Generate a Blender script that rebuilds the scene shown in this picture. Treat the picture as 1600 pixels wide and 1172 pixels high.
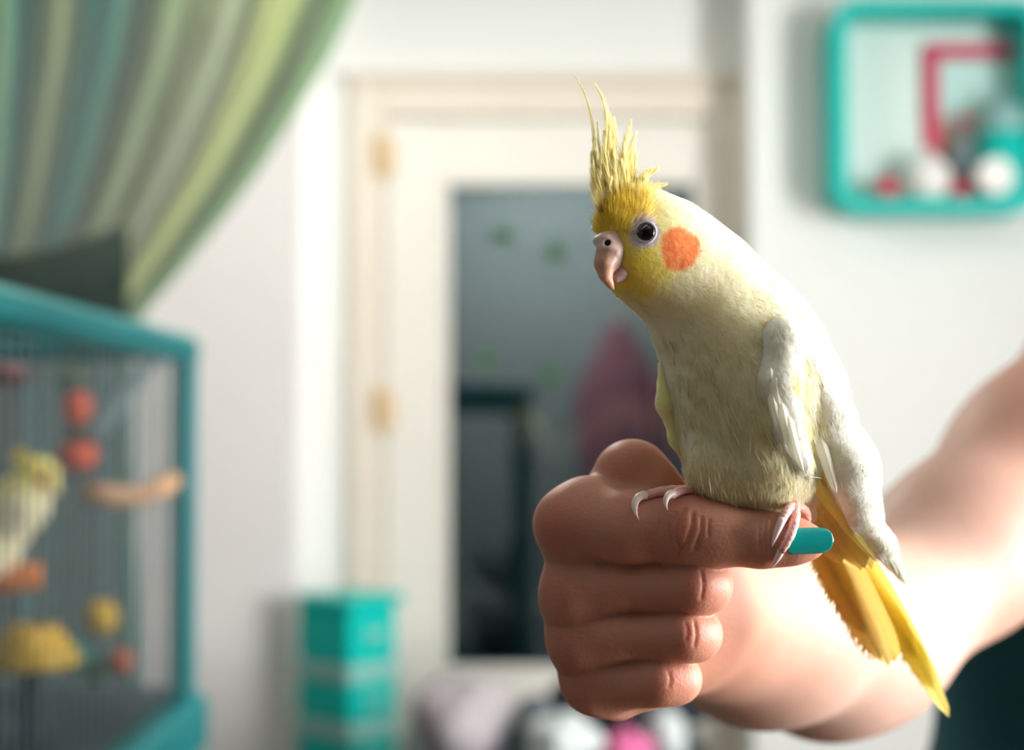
import bpy, math, random
import numpy as np
from mathutils import Vector, Matrix

# ------------------------------------------------------------------ clear
for o in list(bpy.data.objects):
    bpy.data.objects.remove(o, do_unlink=True)
SC = bpy.context.scene
COL = SC.collection
rng = np.random.default_rng(7)
random.seed(7)

# ------------------------------------------------------------------ camera
CAM = np.array([0.0, 0.0, 1.45]); PITCH = math.radians(2.0)
F = 50.0 / 36.0 * 1600.0            # focal length in pixels of the 1600 wide frame
D0 = 0.4444                         # focus distance: the bird and the hand
S = D0 / F                          # metres per pixel at the focus distance (0.2 mm)
FW = np.array([0, math.cos(PITCH), math.sin(PITCH)])
UP = np.array([0, -math.sin(PITCH), math.cos(PITCH)])
RT = np.array([1.0, 0, 0])
cam_d = bpy.data.cameras.new('camera'); cam = bpy.data.objects.new('camera', cam_d); COL.objects.link(cam)
cam.location = CAM; cam.rotation_euler = (math.pi/2 + PITCH, 0, 0)
cam_d.lens = 50; cam_d.sensor_width = 36; cam_d.clip_start = 0.02
cam_d.dof.use_dof = True; cam_d.dof.focus_distance = D0 - 0.012; cam_d.dof.aperture_fstop = 5.4
SC.camera = cam

# ------------------------------------------------------------------ world, daylight, exposure
wd = bpy.data.worlds.new('world'); SC.world = wd; wd.use_nodes = True
wd.node_tree.nodes['Background'].inputs[0].default_value = (0.75, 0.86, 1.0, 1)
wd.node_tree.nodes['Background'].inputs[1].default_value = 0.6
la = bpy.data.lights.new('window_daylight', 'AREA'); la.shape = 'RECTANGLE'
la.size = 1.35; la.size_y = 1.35; la.energy = 142; la.color = (1.0, 0.985, 0.965)
lo = bpy.data.objects.new('window_daylight', la); COL.objects.link(lo)
lo.location = (2.14, 0.52, 1.6); lo.rotation_euler = (0, math.pi/2, 0)
vs = SC.view_settings
vs.view_transform = 'Standard'; vs.look = 'None'; vs.gamma = 1.0; vs.use_curve_mapping = False
vs.exposure = 0.27
SC.cycles.use_denoising = True

# ------------------------------------------------------------------ helpers: coordinates
def P(u, v, d):
    return CAM + FW*d + RT*((u-800)/F*d) - UP*((v-586)/F*d)
def B(u, v, w):
    return P(u, v, D0 + w*S)
def RB(r, w):
    return r*S*(D0 + w*S)/D0
def UVW(p):
    q = p - CAM
    d = q @ FW
    return np.stack([800 + F*(q @ RT)/d, 586 - F*(q @ UP)/d, (d-D0)/S], -1)
def srgb(r, g, b):
    c = np.array([r, g, b])/255.0
    return tuple(np.where(c <= 0.04045, c/12.92, ((c+0.055)/1.055)**2.4))
def sm(x, a, b):
    t = np.clip((x-a)/(b-a), 0, 1)
    return t*t*(3-2*t)

# ------------------------------------------------------------------ helpers: materials
def mat(name, col=(0.8, 0.8, 0.8), rough=0.6, noise=0.0, nscale=20.0, bump=0.0, bscale=80.0, attr=False,
        spec=0.5, sss=0.0, sss_r=(1, .35, .2), sss_s=0.004, transl=0.0, transp=0.0, metal=0.0, coat=0.0, stretch=None, tcol=None):
    m = bpy.data.materials.new(name); m.use_nodes = True
    nt = m.node_tree; N = nt.nodes; L = nt.links
    bs = N['Principled BSDF']; out = N['Material Output']
    bs.inputs['Roughness'].default_value = rough
    bs.inputs['Specular IOR Level'].default_value = spec
    bs.inputs['Metallic'].default_value = metal
    bs.inputs['Coat Weight'].default_value = coat
    tc = N.new('ShaderNodeTexCoord')
    mp = N.new('ShaderNodeMapping'); L.new(tc.outputs['Object'], mp.inputs[0])
    if stretch: mp.inputs['Scale'].default_value = stretch
    if attr:
        a = N.new('ShaderNodeAttribute'); a.attribute_name = 'col'; src = a.outputs['Color']
    else:
        a = N.new('ShaderNodeRGB'); a.outputs[0].default_value = (*col, 1); src = a.outputs[0]
    nz = N.new('ShaderNodeTexNoise'); nz.inputs['Scale'].default_value = nscale; nz.inputs['Detail'].default_value = 4
    L.new(mp.outputs[0], nz.inputs['Vector'])
    mr = N.new('ShaderNodeMapRange'); mr.inputs[3].default_value = 1-noise; mr.inputs[4].default_value = 1+noise
    L.new(nz.outputs['Fac'], mr.inputs[0])
    mx = N.new('ShaderNodeMix'); mx.data_type = 'RGBA'; mx.blend_type = 'MULTIPLY'; mx.inputs[0].default_value = 1
    L.new(src, mx.inputs[6]); L.new(mr.outputs[0], mx.inputs[7])
    csock = mx.outputs[2]
    L.new(csock, bs.inputs['Base Color'])
    if bump > 0:
        n2 = N.new('ShaderNodeTexNoise'); n2.inputs['Scale'].default_value = bscale; n2.inputs['Detail'].default_value = 5
        L.new(mp.outputs[0], n2.inputs['Vector'])
        bp = N.new('ShaderNodeBump'); bp.inputs['Strength'].default_value = bump; bp.inputs['Distance'].default_value = 0.001
        L.new(n2.outputs['Fac'], bp.inputs['Height']); L.new(bp.outputs[0], bs.inputs['Normal'])
    if sss > 0:
        bs.inputs['Subsurface Weight'].default_value = sss
        bs.inputs['Subsurface Radius'].default_value = sss_r
        bs.inputs['Subsurface Scale'].default_value = sss_s
    last = bs.outputs[0]
    if transl > 0:
        t = N.new('ShaderNodeBsdfTranslucent')
        if tcol: t.inputs[0].default_value = (*tcol, 1)
        else: L.new(csock, t.inputs[0])
        ms = N.new('ShaderNodeMixShader'); ms.inputs[0].default_value = transl
        L.new(last, ms.inputs[1]); L.new(t.outputs[0], ms.inputs[2]); last = ms.outputs[0]
    if transp > 0:
        t = N.new('ShaderNodeBsdfTransparent')
        ms = N.new('ShaderNodeMixShader'); ms.inputs[0].default_value = transp
        L.new(last, ms.inputs[1]); L.new(t.outputs[0], ms.inputs[2]); last = ms.outputs[0]
    L.new(last, out.inputs[0])
    return m

M = {}
M['wall'] = mat('wall_paint', srgb(236, 238, 235), .85, .03, 3, .15, 60)
M['wall_grey'] = mat('grey_wall_paint', srgb(224, 222, 221), .85, .05, 4, .15, 60)
M['trim'] = mat('cream_trim_paint', srgb(228, 219, 205), .5, .04, 6, .1, 30)
M['door'] = mat('white_door_paint', srgb(234, 231, 223), .45, .03, 6, .1, 30)
M['floor'] = mat('floor_wood', srgb(96, 72, 54), .5, .2, 8, .2, 40, stretch=(1, 6, 1))
M['ceiling'] = mat('ceiling_paint', srgb(205, 205, 202), .9, .02, 3)
M['brass'] = mat('brass', srgb(214, 188, 146), .5, .08, 40)
M['teal'] = mat('teal_plastic', srgb(0, 116, 120), .4, .06, 15, spec=.25)
M['teal_hi'] = mat('turquoise_lacquer', srgb(0, 190, 180), .35, .04, 12, spec=.25)
M['teal_dk'] = mat('dark_teal_metal', srgb(20, 80, 84), .45, .08, 15, spec=.25)
M['pale_teal'] = mat('pale_teal_plastic', srgb(140, 195, 188), .35, .05, 15)
M['slate'] = mat('slate_wall', srgb(128, 134, 134), .8, .1, 4)
M['slate_dk'] = mat('dark_slate_paint', srgb(58, 70, 76), .8, .08, 4)
M['dark'] = mat('dark_cloth', srgb(34, 38, 48), .9, .2, 30, .4, 200)
M['tray'] = mat('dark_tray', srgb(26, 44, 52), .5, .1, 20)
M['wire'] = mat('wire_metal', srgb(120, 140, 142), .35, .05, 40, metal=.6)
M['steel'] = mat('grey_plastic', srgb(105, 125, 130), .5, .08, 30)

# ------------------------------------------------------------------ helpers: objects
def np_mesh(name, V, faces, cols=None, smooth=True):
    """faces: (n,k) int array or list of such arrays"""
    me = bpy.data.meshes.new(name)
    V = np.asarray(V, np.float32)
    if not isinstance(faces, list): faces = [faces]
    faces = [np.asarray(f, np.int32) for f in faces if len(f)]
    me.vertices.add(len(V)); me.vertices.foreach_set('co', V.ravel())
    loops = np.concatenate([f.ravel() for f in faces])
    sizes = np.concatenate([np.full(len(f), f.shape[1], np.int32) for f in faces])
    starts = np.concatenate([[0], np.cumsum(sizes)[:-1]]).astype(np.int32)
    me.loops.add(len(loops)); me.loops.foreach_set('vertex_index', loops)
    me.polygons.add(len(sizes)); me.polygons.foreach_set('loop_start', starts)
    me.polygons.foreach_set('use_smooth', np.full(len(sizes), smooth))
    me.update(calc_edges=True); me.validate()
    if cols is not None and len(me.vertices) == len(V):
        a = me.color_attributes.new('col', 'FLOAT_COLOR', 'POINT')
        c4 = np.ones((len(V), 4), np.float32); c4[:, :3] = cols
        a.data.foreach_set('color', c4.ravel())
    return me
def link(name, me, m=None, parent=None):
    o = bpy.data.objects.new(name, me); COL.objects.link(o)
    if m is not None and me is not None:
        me.materials.clear(); me.materials.append(m)
    if parent is not None:
        o.parent = parent
        l = parent.location.copy(); p2 = parent
        T = Matrix.Identity(4)
        chain = []
        while p2: chain.append(p2); p2 = p2.parent
        for c in reversed(chain):
            if c.parent: T = T @ c.matrix_parent_inverse
            T = T @ Matrix.LocRotScale(c.location, c.rotation_euler, None)
        o.matrix_parent_inverse = T.inverted()
    return o
def tag(o, label=None, cat=None, group=None, kind=None):
    if label: o['label'] = label
    if cat: o['category'] = cat
    if group: o['group'] = group
    if kind: o['kind'] = kind
    return o
def empty(name, loc, label=None, cat=None, group=None):
    o = bpy.data.objects.new(name, None); COL.objects.link(o); o.location = Vector(loc)
    o.empty_display_size = .05
    return tag(o, label, cat, group)

class MB:
    """collects shapes into one mesh"""
    def __init__(s): s.v = []; s.f = []
    def add(s, V, Fs):
        b = len(s.v); s.v += [tuple(x) for x in V]; s.f += [tuple(b+i for i in f) for f in Fs]; return s
    def box(s, lo, hi, rz=0, piv=None, bev=0.0):
        lo = np.array(lo, float); hi = np.array(hi, float)
        b = min(bev, *( (hi-lo)/2.01 ))
        if b > 0:
            V = []
            for sx in (0, 1):
                for sy in (0, 1):
                    for sz in (0, 1):
                        c = np.array([hi[0] if sx else lo[0], hi[1] if sy else lo[1], hi[2] if sz else lo[2]])
                        dx = np.array([-b if sx else b, 0, 0]); dy = np.array([0, -b if sy else b, 0]); dz = np.array([0, 0, -b if sz else b])
                        V += [c+dy+dz, c+dx+dz, c+dx+dy]
            def id(sx, sy, sz, a): return (sx*4+sy*2+sz)*3+a
            Fs = []
            for sg in (0, 1):
                f = [id(sg, 0, 0, 0), id(sg, 0, 1, 0), id(sg, 1, 1, 0), id(sg, 1, 0, 0)]; Fs.append(f if not sg else f[::-1])
                f = [id(0, sg, 0, 1), id(1, sg, 0, 1), id(1, sg, 1, 1), id(0, sg, 1, 1)]; Fs.append(f if not sg else f[::-1])
                f = [id(0, 0, sg, 2), id(0, 1, sg, 2), id(1, 1, sg, 2), id(1, 0, sg, 2)]; Fs.append(f if not sg else f[::-1])
            for a in (0, 1):
                for c in (0, 1):
                    Fs.append([id(a, c, 0, 0), id(a, c, 0, 1), id(a, c, 1, 1), id(a, c, 1, 0)])
                    Fs.append([id(a, 0, c, 0), id(a, 0, c, 2), id(a, 1, c, 2), id(a, 1, c, 0)])
                    Fs.append([id(0, a, c, 1), id(0, a, c, 2), id(1, a, c, 2), id(1, a, c, 1)])
            for sx in (0, 1):
                for sy in (0, 1):
                    for sz in (0, 1): Fs.append([id(sx, sy, sz, 0), id(sx, sy, sz, 1), id(sx, sy, sz, 2)])
        else:
            V = [np.array([x, y, z]) for x in (lo[0], hi[0]) for y in (lo[1], hi[1]) for z in (lo[2], hi[2])]
            Fs = [(0, 1, 3, 2), (4, 6, 7, 5), (0, 4, 5, 1), (2, 3, 7, 6), (0, 2, 6, 4), (1, 5, 7, 3)]
        if rz:
            pv = np.array(piv if piv is not None else (lo+hi)/2)
            c, sn = math.cos(rz), math.sin(rz)
            V = [np.array([pv[0]+c*(q[0]-pv[0])-sn*(q[1]-pv[1]), pv[1]+sn*(q[0]-pv[0])+c*(q[1]-pv[1]), q[2]]) for q in V]
        return s.add(V, Fs)
    def tube(s, pts, rs, n=10, caps=True):
        pts = [np.array(p, float) for p in pts]
        if np.isscalar(rs): rs = [rs]*len(pts)
        V = []; Fs = []
        t0 = pts[1]-pts[0]; t0 /= np.linalg.norm(t0)
        a = np.array([0, 0, 1.0]) if abs(t0[2]) < .9 else np.array([1.0, 0, 0])
        nx = np.cross(t0, a); nx /= np.linalg.norm(nx)
        for i, p in enumerate(pts):
            t = pts[min(i+1, len(pts)-1)] - pts[max(i-1, 0)]; t /= np.linalg.norm(t)
            nx = nx - t*(nx @ t); nx /= np.linalg.norm(nx); ny = np.cross(t, nx)
            for k in range(n):
                an = 2*math.pi*k/n; V.append(p + rs[i]*(nx*math.cos(an)+ny*math.sin(an)))
        for i in range(len(pts)-1):
            for k in range(n):
                Fs.append((i*n+k, i*n+(k+1) % n, (i+1)*n+(k+1) % n, (i+1)*n+k))
        if caps:
            Fs.append(tuple(range(n))[::-1]); Fs.append(tuple((len(pts)-1)*n+k for k in range(n)))
        return s.add(V, Fs)
    def ball(s, c, r, n=20, m=12, nf=None):
        c = np.array(c, float); r = np.array([r]*3 if np.isscalar(r) else r, float)
        V = []; Fs = []
        for i in range(m+1):
            th = math.pi*i/m
            for k in range(n):
                ph = 2*math.pi*k/n
                dv = np.array([math.sin(th)*math.cos(ph), math.sin(th)*math.sin(ph), math.cos(th)])
                V.append(c + dv*r*(nf(dv) if nf else 1))
        for i in range(m):
            for k in range(n): Fs.append((i*n+k, (i+1)*n+k, (i+1)*n+(k+1) % n, i*n+(k+1) % n))
        return s.add(V, Fs)
    def lathe(s, c, prof, n=28, axis=(0, 0, 1)):
        c = np.array(c, float); ax = np.array(axis, float); ax /= np.linalg.norm(ax)
        a = np.array([1.0, 0, 0]) if abs(ax[0]) < .9 else np.array([0, 1.0, 0])
        e1 = np.cross(ax, a); e1 /= np.linalg.norm(e1); e2 = np.cross(ax, e1)
        V = [c + ax*h + r*(e1*math.cos(2*math.pi*k/n)+e2*math.sin(2*math.pi*k/n)) for r, h in prof for k in range(n)]
        Fs = [(i*n+k, i*n+(k+1) % n, (i+1)*n+(k+1) % n, (i+1)*n+k) for i in range(len(prof)-1) for k in range(n)]
        return s.add(V, Fs)
    def build(s, name, m, parent=None, smooth=False):
        me = bpy.data.meshes.new(name); me.from_pydata([tuple(map(float, v)) for v in s.v], [], s.f); me.validate(); me.update()
        if smooth: me.polygons.foreach_set('use_smooth', [True]*len(me.polygons))
        return link(name, me, m, parent)

# ------------------------------------------------------------------ helpers: signed distance modelling
f32 = np.float32
def cap(p, a, b, r1, r2):
    """round cone between two balls, tangent-continuous"""
    a = np.asarray(a, np.float64); b = np.asarray(b, np.float64); ba = b-a
    L = float(np.linalg.norm(ba)); rr = float(r1-r2)
    pa = p-a.astype(f32)
    if L <= abs(rr)+1e-9:
        c, r = (pa, r1) if r1 > r2 else (p-b.astype(f32), r2)
        return np.sqrt((c*c).sum(1))-f32(r)
    y = pa @ (ba/L).astype(f32)                      # along the axis
    x = np.sqrt(np.maximum((pa*pa).sum(1)-y*y, 0))   # away from it
    sn = rr/L; cs = math.sqrt(1-sn*sn)
    h = y*cs - x*sn                                  # position along the slanted side
    side = x*cs + y*sn - f32(r1)
    k = y - x*f32(sn/cs)
    d1 = np.sqrt(x*x+y*y)-f32(r1); d2 = np.sqrt(x*x+(y-f32(L))**2)-f32(r2)
    return np.where(k < 0, d1, np.where(k > L, d2, side)).astype(f32)
def ell(p, c, ax, r):
    q = (p-np.asarray(c, f32)) @ np.asarray(ax, f32).T
    r = np.asarray(r, f32)
    k0 = np.sqrt(((q/r)**2).sum(1)); k1 = np.sqrt(((q/(r*r))**2).sum(1))+1e-9
    return k0*(k0-1)/k1
def smin(a, b, k):
    h = np.maximum(k-np.abs(a-b), 0)/k
    return np.minimum(a, b) - h*h*(k*.25)
def smax(a, b, k): return -smin(-a, -b, k)
def chain(p, pts, k):
    """pts: list of (u,v,w,r) in frame pixels"""
    d = None
    for q0, q1 in zip(pts[:-1], pts[1:]):
        c = cap(p, B(*q0[:3]), B(*q1[:3]), RB(q0[3], q0[2]), RB(q1[3], q1[2]))
        d = c if d is None else smin(d, c, k)
    return d
def axis_pts(*segs):
    """segs: (start, stop, step) pieces"""
    out = []
    for a, b, h in segs:
        n = max(1, int(round((b-a)/h))); out.append(np.linspace(a, b, n, endpoint=False))
    out.append(np.array([segs[-1][1]])); return np.concatenate(out)
def surface(sdf, X, Y, Z, Kc=5, project=True):
    def pad(A):
        n = (-(len(A)-1)) % Kc
        return np.concatenate([A, A[-1]+(A[-1]-A[-2])*np.arange(1, n+1)]) if n else A
    X, Y, Z = pad(X), pad(Y), pad(Z)
    def ev(pts):
        out = np.empty(len(pts), f32)
        for i in range(0, len(pts), 400000): out[i:i+400000] = sdf(pts[i:i+400000].astype(f32))
        return out
    cx, cy, cz = X[::Kc], Y[::Kc], Z[::Kc]
    mx, my, mz = [(c[1:]+c[:-1])/2 for c in (cx, cy, cz)]
    hx, hy, hz = [(c[1:]-c[:-1])/2 for c in (cx, cy, cz)]
    G = np.stack(np.meshgrid(mx, my, mz, indexing='ij'), -1).reshape(-1, 3)
    cv = ev(G).reshape(len(mx), len(my), len(mz))
    rad = np.sqrt(hx[:, None, None]**2+hy[None, :, None]**2+hz[None, None, :]**2)
    act = np.abs(cv) < rad*1.5+0.001
    nx, ny, nz = len(X), len(Y), len(Z)
    bi = np.minimum(np.arange(nx)//Kc, len(mx)-1); bj = np.minimum(np.arange(ny)//Kc, len(my)-1); bk = np.minimum(np.arange(nz)//Kc, len(mz)-1)
    f = np.ascontiguousarray(cv[bi][:, bj][:, :, bk]).astype(f32)
    # a lattice point is active if any block touching it is
    a2 = act[bi][:, bj][:, :, bk]
    b2i = np.maximum((np.arange(nx)-1)//Kc, 0); b2j = np.maximum((np.arange(ny)-1)//Kc, 0); b2k = np.maximum((np.arange(nz)-1)//Kc, 0)
    for ii in (bi, b2i):
        for jj in (bj, b2j):
            for kk in (bk, b2k): a2 = a2 | act[ii][:, jj][:, :, kk]
    I, J, K = np.nonzero(a2)
    f[I, J, K] = ev(np.stack([X[I], Y[J], Z[K]], -1))
    sg = f < 0
    c = np.zeros((nx-1, ny-1, nz-1), np.uint8)
    for a in (0, 1):
        for b in (0, 1):
            for d in (0, 1): c += sg[a:nx-1+a, b:ny-1+b, d:nz-1+d]
    I, J, K = np.nonzero((c > 0) & (c < 8))
    n = len(I); acc = np.zeros((n, 3)); cnt = np.zeros(n)
    AX = (X, Y, Z)
    for ax in range(3):
        o1, o2 = [q for q in range(3) if q != ax]
        for s1 in (0, 1):
            for s2 in (0, 1):
                i0 = [I, J, K]; i0[o1] = i0[o1]+s1; i0[o2] = i0[o2]+s2
                i1 = list(i0); i1[ax] = i1[ax]+1
                f0 = f[i0[0], i0[1], i0[2]]; f1 = f[i1[0], i1[1], i1[2]]
                m = (f0 < 0) != (f1 < 0); t = np.where(m, f0/np.where(m, f0-f1, 1), 0)
                p = np.stack([AX[q][i0[q]] for q in range(3)], -1)
                p[:, ax] += t*(AX[ax][i1[ax]]-AX[ax][i0[ax]])
                acc[m] += p[m]; cnt[m] += 1
    V = acc/cnt[:, None]
    idx = np.full((nx-1, ny-1, nz-1), -1, np.int32); idx[I, J, K] = np.arange(n)
    Q = []
    for ax in range(3):
        sl0 = [slice(None)]*3; sl1 = [slice(None)]*3; sl0[ax] = slice(0, -1); sl1[ax] = slice(1, None)
        s0 = sg[tuple(sl0)]; s1 = sg[tuple(sl1)]
        E = np.stack(np.nonzero(s0 != s1), -1)
        o1, o2 = [(1, 2), (2, 0), (0, 1)][ax]
        dims = (nx-1, ny-1, nz-1)
        ok = (E[:, o1] > 0) & (E[:, o2] > 0) & (E[:, o1] < dims[o1]) & (E[:, o2] < dims[o2]); E = E[ok]
        ins = s0[E[:, 0], E[:, 1], E[:, 2]]
        qs = []
        for d1, d2 in ((-1, -1), (0, -1), (0, 0), (-1, 0)):
            C = E.copy(); C[:, o1] += d1; C[:, o2] += d2; qs.append(idx[C[:, 0], C[:, 1], C[:, 2]])
        q = np.stack(qs, -1); q[~ins] = q[~ins][:, ::-1]
        Q.append(q[(q >= 0).all(1)])
    Q = np.concatenate(Q)
    h = 2e-4
    def grad(V):
        g = np.stack([ev(V+np.eye(3)[i]*h)-ev(V-np.eye(3)[i]*h) for i in range(3)], -1)/(2*h)
        return g
    g = grad(V)
    if project:
        st = ev(V)[:, None]*g/np.maximum((g*g).sum(1), .2)[:, None]
        ln = np.linalg.norm(st, axis=1, keepdims=True)
        V = V - st*np.minimum(1, 0.0015/np.maximum(ln, 1e-9))
        g = grad(V)
    Nn = g/np.maximum(np.linalg.norm(g, axis=1, keepdims=True), 1e-9)
    return V, Q, Nn
def unit(v):
    v = np.asarray(v, float); return v/np.linalg.norm(v)
def vnoise(p, scale, seed):
    """cheap smooth noise, three channels, from sums of sines"""
    r = np.random.default_rng(seed); out = np.zeros((len(p), 3))
    for i in range(5):
        k = r.normal(size=(3, 3))*scale*(1+.5*i); ph = r.uniform(0, 6.28, 3)
        out += np.sin(p @ k + ph)/(1+.4*i)
    return out/2.5

# ================================================================== STRUCTURE: the room
def struct(o, label=None):
    o['kind'] = 'structure'
    if label: o['label'] = label
    return o
YB, YR, YL = 3.05, 2.92, 2.93            # door wall, shelf wall, grey wall
def X_at(u, y): return (u-800)/F*y
def Z_at(v, y): return P(800, v, y)[2]
struct(MB().box((-2.1, -2.7, -.05), (2.3, 4.6, 0)).build('floor', M['floor']))
struct(MB().box((-2.1, -2.7, 2.62), (2.3, 4.6, 2.7)).build('ceiling', M['ceiling']))
xdl, xdr = X_at(545, YB), X_at(1180, YB)
zdt = Z_at(128, YB)
struct(MB().box((-1.0, YB, 0), (xdl+.012, YB+.14, 2.62)).box((xdr-.012, YB, 0), (.9, YB+.14, 2.62)).box((xdl+.012, YB, zdt-.012), (xdr-.012, YB+.14, 2.62)).build('wall_back', M['wall']))
xl = X_at(455, YL)
struct(MB().box((-2.1, YL, 0), (xl, YL+.12, 2.62)).box((xl-.12, YL+.12, 0), (xl, YB+.1, 2.62)).build('wall_left', M['wall_grey']))
xr = X_at(1173, YR)
struct(MB().box((xr, YR, 0), (2.1, YB+.14, 2.62), bev=.004).build('wall_right', M['wall']))
# window wall
wy0, wy1, wz0, wz1 = -.18, 1.22, .89, 2.29
struct(MB().box((2.0, -2.6, 0), (2.12, wy0, 2.62)).box((2.0, wy1, 0), (2.12, YR, 2.62)).box((2.0, wy0, 0), (2.12, wy1, wz0)).box((2.0, wy0, wz1), (2.12, wy1, 2.62)).build('wall_window', M['wall']))
struct(MB().box((-2.2, -2.6, 0), (-2.1, YL+.12, 2.62)).build('wall_far_left', M['slate']))
struct(MB().box((-2.1, -2.7, 0), (2.12, -2.6, 2.62)).build('wall_rear', M['slate_dk']))
def pane_mat():
    m = bpy.data.materials.new('clear_glass'); m.use_nodes = True; N = m.node_tree.nodes; L = m.node_tree.links
    N.remove(N['Principled BSDF'])
    a = N.new('ShaderNodeBsdfTransparent'); g = N.new('ShaderNodeBsdfGlossy'); g.inputs['Roughness'].default_value = .02
    ms = N.new('ShaderNodeMixShader'); ms.inputs[0].default_value = .05
    L.new(a.outputs[0], ms.inputs[1]); L.new(g.outputs[0], ms.inputs[2]); L.new(ms.outputs[0], N['Material Output'].inputs[0])
    return m
M['pane'] = pane_mat()
w1 = struct(MB().box((2.0, wy0, wz0), (2.06, wy0+.05, wz1)).box((2.0, wy1-.05, wz0), (2.06, wy1, wz1)).box((2.0, wy0+.05, wz0), (2.06, wy1-.05, wz0+.05)).box((2.0, wy0+.05, wz1-.05), (2.06, wy1-.05, wz1)).box((2.01, .50, wz0+.05), (2.05, .54, wz1-.05)).build('window_1', M['door']))
MB().box((2.03, wy0+.05, wz0+.05), (2.036, wy1-.05, wz1-.05)).build('pane', M['pane'], w1)
MB().box((1.9, wy0-.04, wz0-.03), (2.0, wy1+.04, wz0)).build('window_sill', M['door'], w1)

# added pendant, unseen above the view, brightening the back walls
pd = empty('added_pendant', (-.35, 1.9, 2.62), 'added unseen cream pendant brightening the back walls', 'lamp')
MB().tube([(-.35, 1.9, 2.62), (-.35, 1.9, 2.5)], .005).build('cord', M['wire'], pd)
MB().lathe((-.35, 1.9, 2.36), [(.17, 0), (.165, .05), (.12, .11), (.03, .14), (0, .145)]).build('shade', M['trim'], pd, True)
lq = bpy.data.lights.new('added_room_bulb', 'POINT'); lq.energy = 19; lq.color = (1.0, .97, .93); lq.shadow_soft_size = .06
lqo = bpy.data.objects.new('added_room_bulb', lq); COL.objects.link(lqo); lqo.location = (-.35, 1.9, 2.36)
# door with its casing, glazed leaf, hinges
gx0, gx1, gz0, gz1 = X_at(692, YB), X_at(1096, YB), Z_at(1048, YB), Z_at(277, YB)
cas = .075
t1 = struct(MB().box((xdl, YB-.022, 0), (xdl+cas, YB+.03, zdt), bev=.006).box((xdr-cas, YB-.022, 0), (xdr, YB+.03, zdt), bev=.006).box((xdl+cas, YB-.022, zdt-cas), (xdr-cas, YB+.03, zdt), bev=.006)
            .box((xdl-.012, YB-.034, zdt), (xdr+.012, YB+.02, zdt+.022), bev=.005).build('trim_1', M['trim'], None))
lx0, lx1, lz1 = xdl+cas+.004, xdr-cas-.004, zdt-cas-.004
d1 = struct(MB().box((lx0, YB-.004, .01), (gx0, YB+.036, lz1), bev=.004).box((gx1, YB-.004, .01), (lx1, YB+.036, lz1), bev=.004)
            .box((gx0, YB-.004, gz1), (gx1, YB+.036, lz1), bev=.004).box((gx0, YB-.004, .01), (gx1, YB+.036, gz0), bev=.004).build('door_1', M['door']), 'white half glazed door with cream casing')
bead = MB()
for a in ((gx0, gx0+.014, gz0, gz1), (gx1-.014, gx1, gz0, gz1)): bead.box((a[0], YB-.01, a[2]), (a[1], YB+.01, a[3]), bev=.003)
for a in ((gx0, gx1, gz0, gz0+.014), (gx0, gx1, gz1-.014, gz1)): bead.box((a[0], YB-.0095, a[2]), (a[1], YB+.0095, a[3]), bev=.003)
bead.build('glazing_bead', M['door'], d1)
def dark_glass():
    m = bpy.data.materials.new('dark_door_glass'); m.use_nodes = True; N = m.node_tree.nodes; L = m.node_tree.links
    N.remove(N['Principled BSDF'])
    a = N.new('ShaderNodeBsdfTransparent'); a.inputs[0].default_value = (.56, .61, .61, 1)
    g = N.new('ShaderNodeBsdfGlossy'); g.inputs['Roughness'].default_value = .03; g.inputs[0].default_value = (.8, .95, 1, 1)
    ms = N.new('ShaderNodeMixShader'); ms.inputs[0].default_value = .07
    L.new(a.outputs[0], ms.inputs[1]); L.new(g.outputs[0], ms.inputs[2]); L.new(ms.outputs[0], N['Material Output'].inputs[0])
    return m
M['dglass'] = dark_glass()
MB().box((gx0, YB+.012, gz0), (gx1, YB+.018, gz1)).build('pane', M['dglass'], d1)
for z0 in (Z_at(245, YB), Z_at(640, YB)):
    MB().tube([(lx0-.006, YB-.026, z0-.045), (lx0-.006, YB-.026, z0+.045)], .011, 12).box((lx0-.03, YB-.0235, z0-.04), (lx0+.02, YB-.020, z0+.04)).build('hinge', M['brass'], d1)
MB().tube([(lx1-.05, YB, 1.02), (lx1-.05, YB-.05, 1.02)], .01).tube([(lx1-.05, YB-.05, 1.02), (lx1-.16, YB-.05, 1.02)], .009).build('door_handle', M['brass'], d1)
M['sticker'] = mat('green_sticker', srgb(36, 84, 46), .6, .2, 60)
star = lambda cx, cz, r: [(cx+r*(1 if k % 2 == 0 else .62)*math.sin(k*math.pi/5), cz+r*(1 if k % 2 == 0 else .62)*math.cos(k*math.pi/5)) for k in range(10)]
for (su, sv, sr) in ((785, 368, 20), (868, 393, 21), (760, 562, 18), (860, 586, 20)):
    pts = star(X_at(su, YB), Z_at(sv, YB), sr/F*YB)
    b = MB(); b.add([(x, YB+.0105, z) for x, z in pts]+[(x, YB+.0118, z) for x, z in pts],
                    [tuple(range(10)), tuple(range(19, 9, -1))]+[(k, 10+k, 10+(k+1) % 10, (k+1) % 10) for k in range(10)])
    b.build('leaf_sticker', M['sticker'], d1)
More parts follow.
